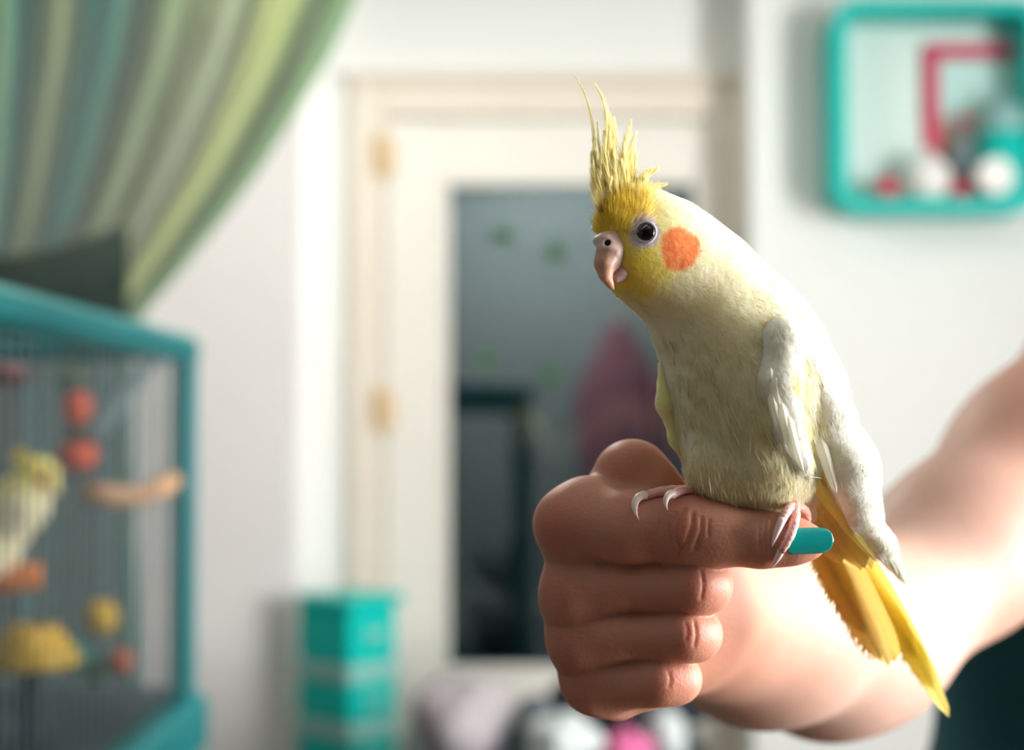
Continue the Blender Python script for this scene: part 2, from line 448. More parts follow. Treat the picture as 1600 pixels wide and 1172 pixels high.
# the dim hall behind the door
struct(MB().box((-.9, 4.5, 0), (1.1, 4.6, 2.62)).box((-1.0, YB+.14, 0), (-.9, 4.6, 2.62)).box((1.1, YB+.14, 0), (1.2, 4.6, 2.62)).build('wall_hall', M['slate']))
hl = empty('added_pendant', (.1, 3.9, 2.62), 'added small pendant brightening the hall behind the door glass', 'lamp')  # added lamp, brightens what shows through the door glass
MB().tube([(.1, 3.9, 2.62), (.1, 3.9, 2.46)], .006).build('cord', M['dark'], hl)
MB().lathe((.1, 3.9, 2.34), [(.11, 0), (.10, .04), (.05, .10), (.02, .12), (0, .12)]).build('shade', M['trim'], hl, True)
ll = bpy.data.lights.new('added_hall_bulb', 'POINT'); ll.energy = 44; ll.color = (.97, .98, 1.0); ll.shadow_soft_size = .03
llo = bpy.data.objects.new('added_hall_bulb', ll); COL.objects.link(llo); llo.location = (.1, 3.9, 2.36)
yk = 3.7
rk = empty('cage_reflection_frame', (X_at(740, yk), yk, 0), 'added dark teal frame standing in for the cage reflected in the door glass', 'rack')  # added frame imitates the cage's reflection in the door glass
xa, xb = X_at(640, yk), X_at(832, yk); zt, zt2 = Z_at(598, yk), Z_at(645, yk)
for xx in (xa, xb-.05):
    for yy in (yk-.02, yk+.3):
        MB().box((xx, yy, 0), (xx+.05, yy+.04, zt2), bev=.004).build('post', M['teal_dk'], rk)
for yy in (yk-.025, yk+.3): MB().box((xa, yy, zt2), (xb, yy+.04, zt), bev=.006).build('top_rail', M['teal_dk'], rk)
for xx in (xa, xb-.05): MB().box((xx, yk+.015, zt2), (xx+.05, yk+.3, zt), bev=.004).build('top_rail', M['teal_dk'], rk)
for zz in (.35, .8): MB().box((xa, yk-.03, zz), (xb, yk+.36, zz+.03), bev=.004).build('shelf_board', M['teal_dk'], rk)
M['plant'] = mat('dark_leaf', srgb(30, 58, 44), .5, .3, 30)
M['coat'] = mat('dusky_pink_cloth', srgb(128, 78, 92), .9, .15, 20, .4, 200)
pl = empty('potted_plant', (X_at(760, yk)+.03, yk+.12, .83), 'dark leafy pot plant on the stand-in frame behind the glass', 'plant')
MB().lathe((X_at(760, yk)+.03, yk+.12, .83), [(0, 0), (.06, 0), (.08, .13), (.085, .13), (.085, .15), (.07, .15), (.065, .12), (0, .12)]).build('pot', M['tray'], pl, True)
lf = MB()
for k in range(26):
    a = rng.uniform(0, 6.28); el = rng.uniform(.3, 1.3); L_ = rng.uniform(.12, .26)
    b0 = np.array([X_at(760, yk)+.03, yk+.12, .96]); dr = np.array([math.cos(a)*math.cos(el), math.sin(a)*math.cos(el)*.7, math.sin(el)])
    sd = unit(np.cross(dr, (0, 0, 1)))*.022; m_ = b0+dr*L_*.6; t_ = b0+dr*L_+np.array([0, 0, -.03]); n_ = unit(np.cross(sd, dr))*.004
    lf.add([b0, m_+sd, t_, m_-sd, m_+n_], [(0, 1, 4), (1, 2, 4), (2, 3, 4), (3, 0, 4)])
lf_o = lf.build('foliage', M['plant'], pl); lf_o['kind'] = 'stuff'
# pink coat on a hook in the hall
yc = 4.35
def coat_pt(s, t):
    zc = Z_at(505, yc)-t*.75; wd_ = .05+.10*min(1, t*4)-.02*t
    x = X_at(965, yc)+.04*t+wd_*(s*2-1); y = yc-.05-.05*math.sin(s*math.pi)-.015*math.sin(s*20)*t
    return (x, y, zc-.05*abs(s*2-1)**2*(1-t))
b = MB(); ns, nt_ = 24, 14
b.add([coat_pt(i/ns, j/nt_) for j in range(nt_+1) for i in range(ns+1)]+[(x, y+.03, z) for (x, y, z) in [coat_pt(i/ns, j/nt_) for j in range(nt_+1) for i in range(ns+1)]],
      [(j*(ns+1)+i, j*(ns+1)+i+1, (j+1)*(ns+1)+i+1, (j+1)*(ns+1)+i) for j in range(nt_) for i in range(ns)] +
      [((nt_+1)*(ns+1)+j*(ns+1)+i, (nt_+1)*(ns+1)+(j+1)*(ns+1)+i, (nt_+1)*(ns+1)+(j+1)*(ns+1)+i+1, (nt_+1)*(ns+1)+j*(ns+1)+i+1) for j in range(nt_) for i in range(ns)])
ct = empty('hanging_coat', (X_at(965, yc), yc, Z_at(505, yc)), 'dusky pink coat hanging behind the door glass', 'coat')
b.build('cloth', M['coat'], ct, True)
MB().tube([(X_at(965, yc), 4.5, Z_at(500, yc)), (X_at(965, yc), yc-.06, Z_at(500, yc)), (X_at(965, yc), yc-.08, Z_at(492, yc))], .008).build('hook', M['brass'], ct)

# ================================================================== SHELF on the right wall
ys = 2.80
sx0, sz0, sz1 = X_at(1307, ys), Z_at(329, ys), Z_at(-10, ys); sx1 = sx0+.42
def rrect(x0, x1, z0, z1, r, n=8):
    out = []
    for cx, cz, a0 in ((x1-r, z1-r, 0), (x0+r, z1-r, 90), (x0+r, z0+r, 180), (x1-r, z0+r, 270)):
        for k in range(n+1):
            a = math.radians(a0+90*k/n); out.append((cx+r*math.cos(a), cz+r*math.sin(a)))
    return out
sh = empty('cube_shelf', (sx0+.21, YR, sz0), 'turquoise rounded square wall shelf holding ornaments', 'shelf')
T = .027
oo = rrect(sx0, sx1, sz0, sz1, .055); ii = rrect(sx0+T, sx1-T, sz0+T, sz1-T, .032); n = len(oo)
V = [(x, ys, z) for x, z in oo]+[(x, ys, z) for x, z in ii]+[(x, YR-.001, z) for x, z in oo]+[(x, YR-.001, z) for x, z in ii]
Fs = []
for k in range(n):
    j = (k+1) % n
    Fs += [(k, j, n+j, n+k), (2*n+k, 3*n+k, 3*n+j, 2*n+j), (k, 2*n+k, 2*n+j, j), (n+k, n+j, 3*n+j, 3*n+k)]
MB().add(V, Fs).build('shelf_ring', M['teal_hi'], sh)
M['mint'] = mat('mint_white', srgb(215, 232, 226), .6, .03, 20)
V = [(x, YR-.014, z) for x, z in ii]+[(x, YR-.003, z) for x, z in ii]
MB().add(V, [tuple(range(n))[::-1]]+[tuple(range(n, 2*n))]+[(k, (k+1) % n, n+(k+1) % n, n+k) for k in range(n)]).build('back_panel', M['mint'], sh)
zf = sz0+T+.001
M['crimson'] = mat('crimson_lacquer', srgb(200, 25, 85), .35, .08, 30)
M['white_gl'] = mat('white_ceramic', srgb(238, 236, 232), .3, .03, 30)
M['red'] = mat('red_glaze', srgb(205, 35, 70), .4, .15, 40)
M['grey_gl'] = mat('grey_glaze', srgb(120, 140, 145), .4, .08, 30)
M['pale_blue'] = mat('pale_grey_teal', srgb(140, 185, 182), .3, .05, 30)
def photo_mat():
    m = mat('photo_print', (1, 1, 1), .5)
    N = m.node_tree.nodes; L = m.node_tree.links
    tc = N.new('ShaderNodeTexCoord'); sp = N.new('ShaderNodeSeparateXYZ'); L.new(tc.outputs['Generated'], sp.inputs[0])
    nz = N.new('ShaderNodeTexNoise'); nz.inputs['Scale'].default_value = 3; L.new(tc.outputs['Generated'], nz.inputs['Vector'])
    ad = N.new('ShaderNodeMath'); ad.operation = 'MULTIPLY_ADD'; ad.inputs[1].default_value = .35; L.new(nz.outputs['Fac'], ad.inputs[0]); L.new(sp.outputs[2], ad.inputs[2])
    cr = N.new('ShaderNodeValToRGB'); e = cr.color_ramp.elements
    e[0].position = .35; e[0].color = (*srgb(120, 125, 130), 1); e[1].position = .95; e[1].color = (*srgb(185, 222, 216), 1)
    x = cr.color_ramp.elements.new(.6); x.color = (*srgb(215, 175, 155), 1); x = cr.color_ramp.elements.new(.75); x.color = (*srgb(180, 215, 210), 1)
    L.new(ad.outputs[0], cr.inputs[0]); L.new(cr.outputs[0], N['Principled BSDF'].inputs['Base Color'])
    return m
yp = 2.892
fx0, fx1, fz0, fz1 = X_at(1449, yp), X_at(1449, yp)+.225, zf, Z_at(62, yp)
pf = empty('picture_frame', ((fx0+fx1)/2, yp, zf), 'crimson picture frame standing at the back of the turquoise shelf', 'picture frame')
MB().box((fx0, yp, fz0), (fx0+.032, yp+.02, fz1), bev=.004).build('frame_stile', M['crimson'], pf)
MB().box((fx1-.032, yp, fz0), (fx1, yp+.02, fz1), bev=.004).build('frame_stile', M['crimson'], pf)
MB().box((fx0+.032, yp, fz1-.032), (fx1-.032, yp+.02, fz1), bev=.004).build('frame_rail', M['crimson'], pf)
MB().box((fx0+.032, yp, fz0), (fx1-.032, yp+.02, fz0+.032), bev=.004).build('frame_rail', M['crimson'], pf)
MB().box((fx0+.03, yp+.008, fz0+.03), (fx1-.03, yp+.014, fz1-.03)).build('picture', photo_mat(), pf)
# ornaments
yo = 2.845
def orn_ball(u, r, m, name, label, y=yo, lid=None):
    x = X_at(u, y); e = empty(name, (x, y, zf), label, 'ornament')
    MB().lathe((x, y, zf), [(0, 0), (r*.55, 0), (r*.95, r*.45), (r, r*.9), (r*.9, r*1.4), (r*.55, r*1.8), (r*.3, r*1.9)]).build('body', m, e, True)
    MB().lathe((x, y, zf+r*1.88), [(r*.34, 0), (r*.34, r*.12), (r*.12, r*.2), (r*.14, r*.34), (0, r*.4)]).build('lid', lid or m, e, True)
    return e
orn_ball(1452, .047, M['white_gl'], 'ceramic_jar', 'round white ceramic jar in front of the crimson frame on the shelf')
orn_ball(1388, .024, M['red'], 'ceramic_pot', 'small red pot in the shelf corner beside the white jar', lid=M['crimson'])
orn_ball(1503, .018, M['red'], 'ceramic_pot', 'small red pot between the white jar and turquoise canister', y=2.818, lid=M['crimson'])
bt = empty('bottle', (X_at(1510, 2.86), 2.86, zf), 'slim grey bottle between crimson frame and turquoise canister', 'bottle')
MB().lathe((X_at(1510, 2.86), 2.86, zf), [(0, 0), (.02, 0), (.021, .004), (.021, .1), (.012, .125), (.009, .13), (.009, .16)]).build('body', M['grey_gl'], bt, True)
MB().lathe((X_at(1510, 2.86), 2.86, zf+.158), [(.011, 0), (.011, .018), (0, .02)]).build('cap', M['crimson'], bt, True)
xc, yc2 = X_at(1584, 2.80), 2.842
cn = empty('canister', (xc, yc2, zf), 'turquoise canister with a pale round badge and domed lid', 'canister')
MB().lathe((xc, yc2, zf), [(0, 0), (.046, 0), (.049, .005), (.049, .132), (.046, .136), (0, .136)], 32).build('body', M['teal_hi'], cn, True)
MB().lathe((xc, yc2, zf+.136), [(.048, 0), (.049, .012), (.043, .04), (.03, .058), (.01, .066), (.01, .08), (0, .083)], 32).build('lid', M['pale_blue'], cn, True)
xb_ = X_at(1566, 2.77)
MB().lathe((xb_, 2.80, zf+.042), [(0, -.012), (.034, -.012), (.036, -.009), (.036, .016)], 28, (0, 1, 0)).build('badge', M['white_gl'], cn, False)

# ================================================================== STORAGE TOWER in front of the door casing
yt = 2.75
tx = X_at(547, yt); rz = math.radians(50)
st = empty('storage_tower', (tx, yt+.08, 0), 'narrow teal plastic drawer tower standing in front of the cream door casing', 'drawer tower')
a_, b_ = .132, .15
ztop = Z_at(936, yt)
def rb(x0, x1, y0, y1, z0, z1, bev=.004):
    # local axes: x along right face, y along left face, corner at (tx,yt) nearest the camera
    return MB().box((tx+x0, yt+y0, z0), (tx+x1, yt+y1, z1), rz=rz, piv=(tx, yt, 0), bev=bev)
rb(-.003, a_+.022, -.003, b_, ztop-.022, ztop, .006).build('lid', M['teal_hi'], st)
z = ztop-.022; first = True
while z > .12:
    h = .108 if first else .077
    rb(0, a_, 0, b_, max(z-h, .05), z, .006).build('drawer', M['teal_hi'], st)
    rb(a_*.3, a_*.7, -.012, .001, max(z-h, .05)+h*.45, max(z-h, .05)+h*.6, .003).build('handle', M['pale_teal'], st.children[-1])
    z -= h
    rb(-.002, a_+.002, -.002, b_+.002, z-.034, z, .003).build('rail', M['pale_teal'], st)
    z -= .034; first = False
rb(0, a_, 0, b_, 0, z, .005).build('plinth', M['pale_teal'], st)

# ================================================================== CLUTTER on a low dark cabinet
yq = 2.35; ztab = Z_at(1172, yq)-.02
cb = empty('low_cabinet', (X_at(860, yq), yq+.1, 0), 'low dark cabinet below the glass door with soft bundles on top', 'cabinet')
cx0, cx1 = X_at(630, yq), X_at(1110, yq)
MB().box((cx0, yq-.12, .05), (cx1, yq+.28, ztab-.02), bev=.004).build('body', M['tray'], cb)
MB().box((cx0-.01, yq-.135, ztab-.02), (cx1+.01, yq+.29, ztab), bev=.004).build('top', M['tray'], cb)
for k in range(2):
    dd = MB().box((cx0+.01+k*(cx1-cx0)/2, yq-.135, .08), (cx0-.01+(k+1)*(cx1-cx0)/2, yq-.12, ztab-.04), bev=.003).build('door', M['teal_dk'], cb)
    MB().box(((cx0+cx1)/2+(-.04 if k == 0 else .03), yq-.15, .5), ((cx0+cx1)/2+(-.03 if k == 0 else .04), yq-.135, .62)).build('handle', M['wire'], dd)
def bundle(u0, u1, vtop, y, dep, m, name, label, cat, seed, par=None):
    x0, x1 = X_at(u0, y), X_at(u1, y); zt_ = Z_at(vtop, y); h = zt_-ztab
    r = np.random.default_rng(seed); ks = r.normal(size=(8, 3))*4; ph = r.uniform(0, 6.28, 8)
    def nf(dv): return 1+sum(.045*math.sin(k @ dv+p) for k, p in zip(ks, ph))
    bb = MB().ball(((x0+x1)/2, y, ztab+h*.46), ((x1-x0)/2, dep, h*.52), 36, 22, nf)
    bb.v = [(x, yy, max(zz, ztab+.001)) for x, yy, zz in bb.v]
    return tag(bb.build(name, m, par, True), label, cat)
M['lilac'] = mat('grey_lilac_cloth', srgb(172, 165, 170), .95, .12, 12, .5, 150)
M['white_cl'] = mat('white_cloth', srgb(206, 214, 214), .9, .06, 12, .4, 150)
M['pink_cl'] = mat('pink_cloth', srgb(222, 110, 160), .9, .1, 12, .4, 150)
bundle(640, 790, 1046, yq+.05, .1, M['lilac'], 'folded_blanket', 'crumpled grey lilac blanket beside the teal drawer tower', 'blanket', 1)
bundle(800, 868, 1080, yq+.09, .045, mat('grey_cloth', srgb(95, 100, 106), .95, .1, 12, .4, 150), 'cushion', 'dark grey cushion behind the crumpled lilac blanket', 'cushion', 2)
bundle(838, 1108, 1035, yq+.21, .06, M['dark'], 'backpack', 'dark navy backpack behind the white and pink bundles', 'backpack', 3)
bundle(822, 935, 1108, yq-.03, .07, M['white_cl'], 'cloth_bag', 'white cloth bag under the clenched hand', 'bag', 4)
bundle(938, 1015, 1138, yq-.04, .05, M['pink_cl'], 'cloth_pouch', 'pink cloth pouch between two white cloths', 'pouch', 5)
bundle(1008, 1068, 1100, yq+.03, .05, M['white_cl'], 'rolled_towel', 'white rolled towel beside the pink pouch', 'towel', 6)

# ================================================================== CURTAIN, gathered at the left
M['curtain'] = mat('sheer_curtain', (1, 1, 1), .8, .05, 12, attr=True, transl=.4, transp=.16)
dC = 1.95
rows = [(-330, -520, 700), (-150, -470, 625), (0, -420, 553), (90, -390, 512), (180, -360, 458), (260, -330, 408), (330, -300, 356), (400, -270, 300), (450, -245, 258), (490, -225, 222),
        (560, -215, 205), (700, -225, 205), (900, -240, 212), (1172, -260, 216), (1500, -280, 220), (2000, -300, 225)]
nu, nv = 220, 70
rv = np.array([r[0] for r in rows], float); rl = np.array([r[1] for r in rows], float); rr_ = np.array([r[2] for r in rows], float)
vv = np.concatenate([np.linspace(-330, 560, 45), np.linspace(600, 2000, 26)]); nv = len(vv)
V = []; Cc = []
cols = [srgb(110, 150, 110), srgb(20, 125, 118), srgb(128, 158, 96), srgb(90, 130, 105), srgb(160, 185, 150), srgb(18, 140, 134), srgb(60, 105, 75), srgb(112, 140, 100), srgb(150, 168, 135), srgb(105, 132, 96), srgb(176, 190, 165), srgb(200, 205, 120), srgb(104, 150, 84), srgb(132, 172, 120)]
cols = np.array([srgb(20, 120, 115)]*6+[srgb(20, 115, 110), srgb(115, 145, 90), srgb(15, 125, 118), srgb(140, 160, 118), srgb(15, 135, 128), srgb(40, 90, 70), srgb(120, 145, 105), srgb(125, 140, 100), srgb(165, 180, 150), srgb(174, 188, 118), srgb(98, 140, 75), srgb(120, 165, 110)])
for v_ in vv:
    l = np.interp(v_, rv, rl); r = np.interp(v_, rv, rr_)
    for i in range(nu+1):
        s = i/nu
        se = s**1.0
        width = (r-l)
        amp = .012+.020*np.clip(width/1000, .3, 1)
        ph = s*2*math.pi*11
        d = dC + amp*math.sin(ph)+.012*math.sin(ph*.37+1)
        V.append(P(l+width*se+3*math.cos(ph), v_, d))
        q = s*(len(cols)-1); k = int(min(q, len(cols)-2)); t = sm(np.array(q-k), .15, .85)
        lw = float(sm(np.array(v_), 470., 600.)); Cc.append((cols[k]*(1-t)+cols[k+1]*t)*(1-lw)+np.array(srgb(22, 100+10*math.sin(s*40), 100))*lw)
V = np.array(V); V[:, 2] = np.clip(V[:, 2], .02, 2.56)
fi = np.array([(j*(nu+1)+i, j*(nu+1)+i+1, (j+1)*(nu+1)+i+1, (j+1)*(nu+1)+i) for j in range(nv-1) for i in range(nu)])
cu = empty('curtain', P(0, 2000, dC), 'sheer green and teal curtain gathered above and behind the birdcage', 'curtain')
link('curtain_panel', np_mesh('curtain_panel', V, fi, np.array(Cc)), M['curtain'], cu)
MB().tube([P(-1000, -330, dC)*[1, 1, 0]+[0, 0, 2.57], P(760, -330, dC)*[1, 1, 0]+[0, 0, 2.57]], .012).build('curtain_rod', M['wire'], cu)
tb = []  # tieback made broad and dark to imitate shade in the bunched folds
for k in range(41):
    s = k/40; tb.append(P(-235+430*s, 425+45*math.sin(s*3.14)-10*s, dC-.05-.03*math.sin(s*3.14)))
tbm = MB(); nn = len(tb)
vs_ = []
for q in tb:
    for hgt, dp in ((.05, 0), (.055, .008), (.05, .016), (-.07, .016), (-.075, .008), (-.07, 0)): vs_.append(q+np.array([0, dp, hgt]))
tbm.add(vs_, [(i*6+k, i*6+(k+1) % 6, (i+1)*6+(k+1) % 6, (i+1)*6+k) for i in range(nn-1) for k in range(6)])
M['tieback_shade'] = mat('dark_tieback_shade', srgb(30, 48, 40), .9, .2, 40, .4, 200, attr=False)
tbm.build('tieback_shade', M['tieback_shade'], cu, True)

# ================================================================== BIRDCAGE
cgx1, cgx0 = -.352, -.86; cgy0, cgy1 = .84, 1.6; cgz1 = Z_at(548, 1.6); cgz0 = Z_at(1128, 1.6)
cg = empty('birdcage', ((cgx0+cgx1)/2, (cgy0+cgy1)/2, cgz0-.03), 'teal framed wire birdcage with toys and a bird inside', 'birdcage')
pt = .026
for x in (cgx0, cgx1-pt):
    for y in (cgy0, cgy1-pt):
        MB().box((x, y, cgz0), (x+pt, y+pt, cgz1), bev=.006).build('post', M['teal'], cg)
for z0_, z1_ in ((cgz1-.012, cgz1+.014),):
    for y in (cgy0, cgy1-pt): MB().box((cgx0, y, z0_), (cgx1, y+pt, z1_), bev=.006).build('top_rail', M['teal'], cg)
    for x in (cgx0, cgx1-pt): MB().box((x-.0015, cgy0-.0015, z0_-.002), (x+pt+.0015, cgy1+.0015, z1_+.002), bev=.008).build('top_rail', M['teal'], cg)
MB().box((cgx0-.01, cgy0-.01, cgz0-.03), (cgx1+.012, cgy1+.01, cgz0+.035), bev=.008).build('base_tray', M['teal'], cg)
MB().box((cgx0+.02, cgy0+.02, cgz0+.03), (cgx1-.02, cgy1-.02, cgz0+.045)).build('tray_liner', M['tray'], cg)
barm = MB().tube([(0, 0, cgz0+.03), (0, 0, cgz1)], .0011, 6, False)
bar_me = None
def bar(x, y):
    global bar_me
    if bar_me is None:
        o = barm.build('cage_bar', M['wire'], cg); bar_me = o.data; o.location = (x, y, 0)
    else:
        o = link('cage_bar', bar_me, None, cg); o.location = (x, y, 0)
for k in range(1, 34): bar(cgx1-.012, cgy0+k*(cgy1-cgy0)/34)
for k in range(1, 26): bar(cgx0+k*(cgx1-cgx0)/26, cgy1-.012)
for k in range(1, 26): bar(cgx0+k*(cgx1-cgx0)/26, cgy0+.012)
for k in range(1, 30): bar(cgx0+.012, cgy0+k*(cgy1-cgy0)/30)
# stand
for x in (cgx0, cgx1-.03):
    for y in (cgy0, cgy1-.03): MB().box((x, y, 0), (x+.03, y+.03, cgz0-.03), bev=.004).build('stand_leg', M['teal_dk'], cg)
MB().box((cgx0, cgy0, .3), (cgx1, cgy1, .32)).build('stand_shelf', M['teal_dk'], cg)
# sloping grey bar across a corner
MB().tube([P(238, 560, 1.56), P(145, 690, 1.45)], .008, 12).build('brace', M['steel'], cg)

M['wood'] = mat('pale_wood', srgb(214, 168, 128), .6, .12, 40, .3, 120)
M['toy_or'] = mat('orange_toy', srgb(228, 92, 58), .5, .08, 30)
M['toy_ye'] = mat('yellow_toy', srgb(214, 172, 40), .5, .08, 30)
M['toy_gr'] = mat('green_toy', srgb(62, 92, 60), .5, .1, 30)
M['toy_te'] = mat('teal_toy', srgb(0, 120, 105), .4, .08, 30)
M['toy_rd'] = mat('dark_red_toy', srgb(110, 35, 50), .6, .1, 30)
d_ = 1.42
pp = [P(132, 770, d_), P(170, 775, d_), P(215, 776, d_+.03), P(245, 765, d_+.06), P(262, 755, d_+.10), P(270, 751, d_+.12)]
tag(MB().tube(pp, [.010, .011, .0105, .0105, .012, .01], 14).build('perch', M['wood'], None, True), 'pale curved wooden perch inside the birdcage', 'perch')
ty = empty('hanging_toy', P(120, 740, d_), 'orange and green wooden block toy hanging in the birdcage', 'bird toy')
MB().tube([np.array([P(120, 600, d_)[0], P(120, 600, d_)[1], cgz1]), P(120, 755, d_)], .002, 8).build('cord', M['toy_gr'], ty)
def lump(u, v, d, ru, rv_, m, name, par, depth=None):
    c = P(u, v, d); return MB().ball(c, (ru/F*d, (depth or ru)/F*d, rv_/F*d), 20, 12, lambda q: 1+.04*math.sin(6*q[0]+4*q[2])).build(name, m, par, True)
lump(112, 592, d_, 22, 14, M['toy_gr'], 'leaf_block', ty)
lump(120, 637, d_, 23, 28, M['toy_or'], 'bead', ty)
lump(122, 676, d_, 20, 9, M['toy_gr'], 'spacer', ty)
lump(122, 712, d_, 31, 24, M['toy_or'], 'bead', ty)
ty2 = empty('bead_toy', P(150, 1050, d_+.05), 'cluster of yellow, teal and rust coloured beads near the cage floor', 'bird toy')
dd_ = d_+.03
MB().tube([np.array([P(158, 600, dd_)[0], P(158, 600, dd_)[1], cgz1]), P(158, 1040, dd_)], .0012, 6).build('cord', M['wire'], ty2)
lump(158, 965, dd_, 27, 28, M['toy_ye'], 'bead', ty2)
lump(188, 1034, dd_, 20, 22, mat('rust_toy', srgb(190, 95, 70), .5), 'bead', ty2)
lump(120, 1026, dd_, 22, 24, M['toy_te'], 'bead', ty2)
lump(152, 1050, dd_, 18, 18, M['toy_gr'], 'bead', ty2)
rt_ = empty('rope_toy', P(20, 600, d_), 'dark red toy hung at the top corner of the birdcage', 'bird toy')
lump(12, 585, d_, 40, 18, M['toy_rd'], 'pad', rt_)
MB().tube([np.array([*P(12, 585, d_)[:2], cgz1]), P(12, 580, d_)], .0015, 6).build('cord', M['wire'], rt_)
# yellow dish and orange cup
c = P(52, 1040, 1.3)
ds = empty('food_dish', c, 'yellow food dish under the caged bird', 'dish')
MB().lathe(c, [(0, 0), (.04, 0), (.043, .004), (.022, .036), (.019, .036), (.036, .007), (0, .006)]).build('bowl', M['toy_ye'], ds, True)
MB().tube([c, np.array([c[0], c[1], cgz0+.04])], .012, 14).build('pillar', M['tray'], ds)
c = P(28, 905, 1.3)
oc = empty('perch_swing', c, 'short orange perch carrying the caged bird', 'perch')
MB().tube([P(-90, 908, 1.3), P(-20, 906, 1.3), P(62, 900, 1.3)], [.012, .0125, .012], 14).build('perch_bar', mat('orange_wood', srgb(205, 120, 50), .6, .1, 40), oc, True)
for u_ in (-88, 40):
    q = P(u_, 902, 1.3); MB().tube([q, np.array([q[0], q[1], cgz1])], .0012, 6).build('wire', M['wire'], oc)

# ================================================================== FEATHER helpers (bird coordinates are frame pixels plus depth, 0.2 mm each)
def bez(pts, n):
    pts = np.array(pts, float); t = np.linspace(0, 1, n)[:, None]
    while len(pts) > 4: break
    k = len(pts)-1
    out = 0
    for i in range(k+1): out = out + math.comb(k, i)*(t**i)*((1-t)**(k-i))*pts[i]
    return out
CREAM = np.array(srgb(248, 240, 204)); WHITE = np.array(srgb(247, 246, 234)); YEL = np.array(srgb(250, 226, 98)); YEL2 = np.array(srgb(243, 230, 135)); GOLD = np.array(srgb(236, 214, 136)); ORANGE = np.array(srgb(250, 136, 74)); LILAC = np.array(srgb(214, 205, 215))
def feather_geo(pts, hw, nrm, base=.15, tipp=2.2, c0=WHITE, c1=WHITE, cen=None, n=16, camber=.18, asym=0, rough=0.0, seed=0):
    r = np.random.default_rng(seed)
    C = bez(pts, n); W = np.array([B(*q) for q in C]); T_ = np.gradient(W, axis=0); T_ /= np.linalg.norm(T_, axis=1)[:, None]
    nw = unit(RT*nrm[0]-UP*nrm[1]+FW*nrm[2])
    side = np.cross(T_, nw); side /= np.linalg.norm(side, axis=1)[:, None]; nn = np.cross(side, T_)
    t = np.linspace(0, 1, n)
    prof = np.minimum(1, (t/base+.08)**.6)*np.power(np.maximum(1-t**tipp, 0), .5)
    V = []; Cc = []
    X_ = np.array([-1, -.55, -.08, 0, .08, .55, 1.0]); nx_ = len(X_)
    for i in range(n):
        h = RB(hw, C[i][2])*prof[i]
        for x in X_:
            hh = h*(1+asym*np.sign(x))*(1+(rough*r.normal() if abs(x) == 1 else 0))
            V.append(W[i]+side[i]*hh*x + nn[i]*(-camber*h*x*x+(.00012 if x == 0 else 0)))
            q = c0*(1-t[i])+c1*t[i]
            if cen is not None and abs(x) < .1: q = cen
            Cc.append(q)
    Fs = np.array([(i*nx_+k, i*nx_+k+1, (i+1)*nx_+k+1, (i+1)*nx_+k) for i in range(n-1) for k in range(nx_-1)])
    return np.array(V), Fs, np.array(Cc), W, T_, side, nn, prof
def strands_geo(Pb, D, Nn, Lg, Wd, cb, ct_, droop=0.0, roll=.45):
    """thin tapered barbs; Pb base, D unit direction, Nn normal, Lg length, Wd width"""
    _rr = np.random.default_rng(len(Pb)); Nr = Nn+np.cross(D, Nn)*_rr.normal(size=(len(Pb), 1))*roll
    sd = np.cross(D, Nr); sd /= np.maximum(np.linalg.norm(sd, axis=1, keepdims=True), 1e-9)
    m = Pb + D*(Lg*.5)[:, None] - Nn*(droop*Lg*.06)[:, None]; t = Pb + D*Lg[:, None] - Nn*(droop*Lg*.25)[:, None]
    w = (Wd*.5)[:, None]
    V = np.stack([Pb-sd*w, Pb+sd*w, m-sd*w*.8, m+sd*w*.8, t], 1).reshape(-1, 3)
    k = np.arange(len(Pb))[:, None]*5
    Q = k+np.array([[0, 1, 3, 2]]); Tr = k+np.array([[2, 3, 4]])
    cm = (cb+ct_)/2
    C = np.stack([cb, cb, cm, cm, ct_], 1).reshape(-1, 3)
    return V, [Q, Tr], C
M['feather'] = mat('feather_vane', (1, 1, 1), .75, .05, 300, attr=True, transl=.6, spec=.2)
M['tailf'] = mat('tail_feather_vane', (1, 1, 1), .7, .08, 300, attr=True, transl=.5, spec=.2)
M['plume'] = mat('bird_plumage', (1, 1, 1), .85, .05, 300, attr=True, spec=.15, transl=.5)
M['bodyf'] = mat('bird_body', (1, 1, 1), .9, .05, 250, .5, 500, attr=True, spec=.15, sss=.7, sss_r=(1, .85, .5), sss_s=.012)
M['beak'] = mat('beak_horn', (1, 1, 1), .4, .12, 500, .2, 600, attr=True, sss=.3, sss_r=(1, .5, .3), sss_s=.002)
M['eye'] = mat('eye_gloss', srgb(14, 8, 9), .04, 0)
M['eyelid'] = mat('pale_eyelid', srgb(226, 218, 226), .6, .08, 900, .4, 1500)
M['foot'] = mat('pink_foot', srgb(244, 188, 178), .5, .12, 600, .6, 1200, sss=.3, sss_s=.001)
M['claw'] = mat('pale_claw', srgb(250, 226, 222), .35, .06, 500, sss=.3, sss_s=.001)
M['nostril'] = mat('dark_nostril', srgb(58, 32, 30), .8)

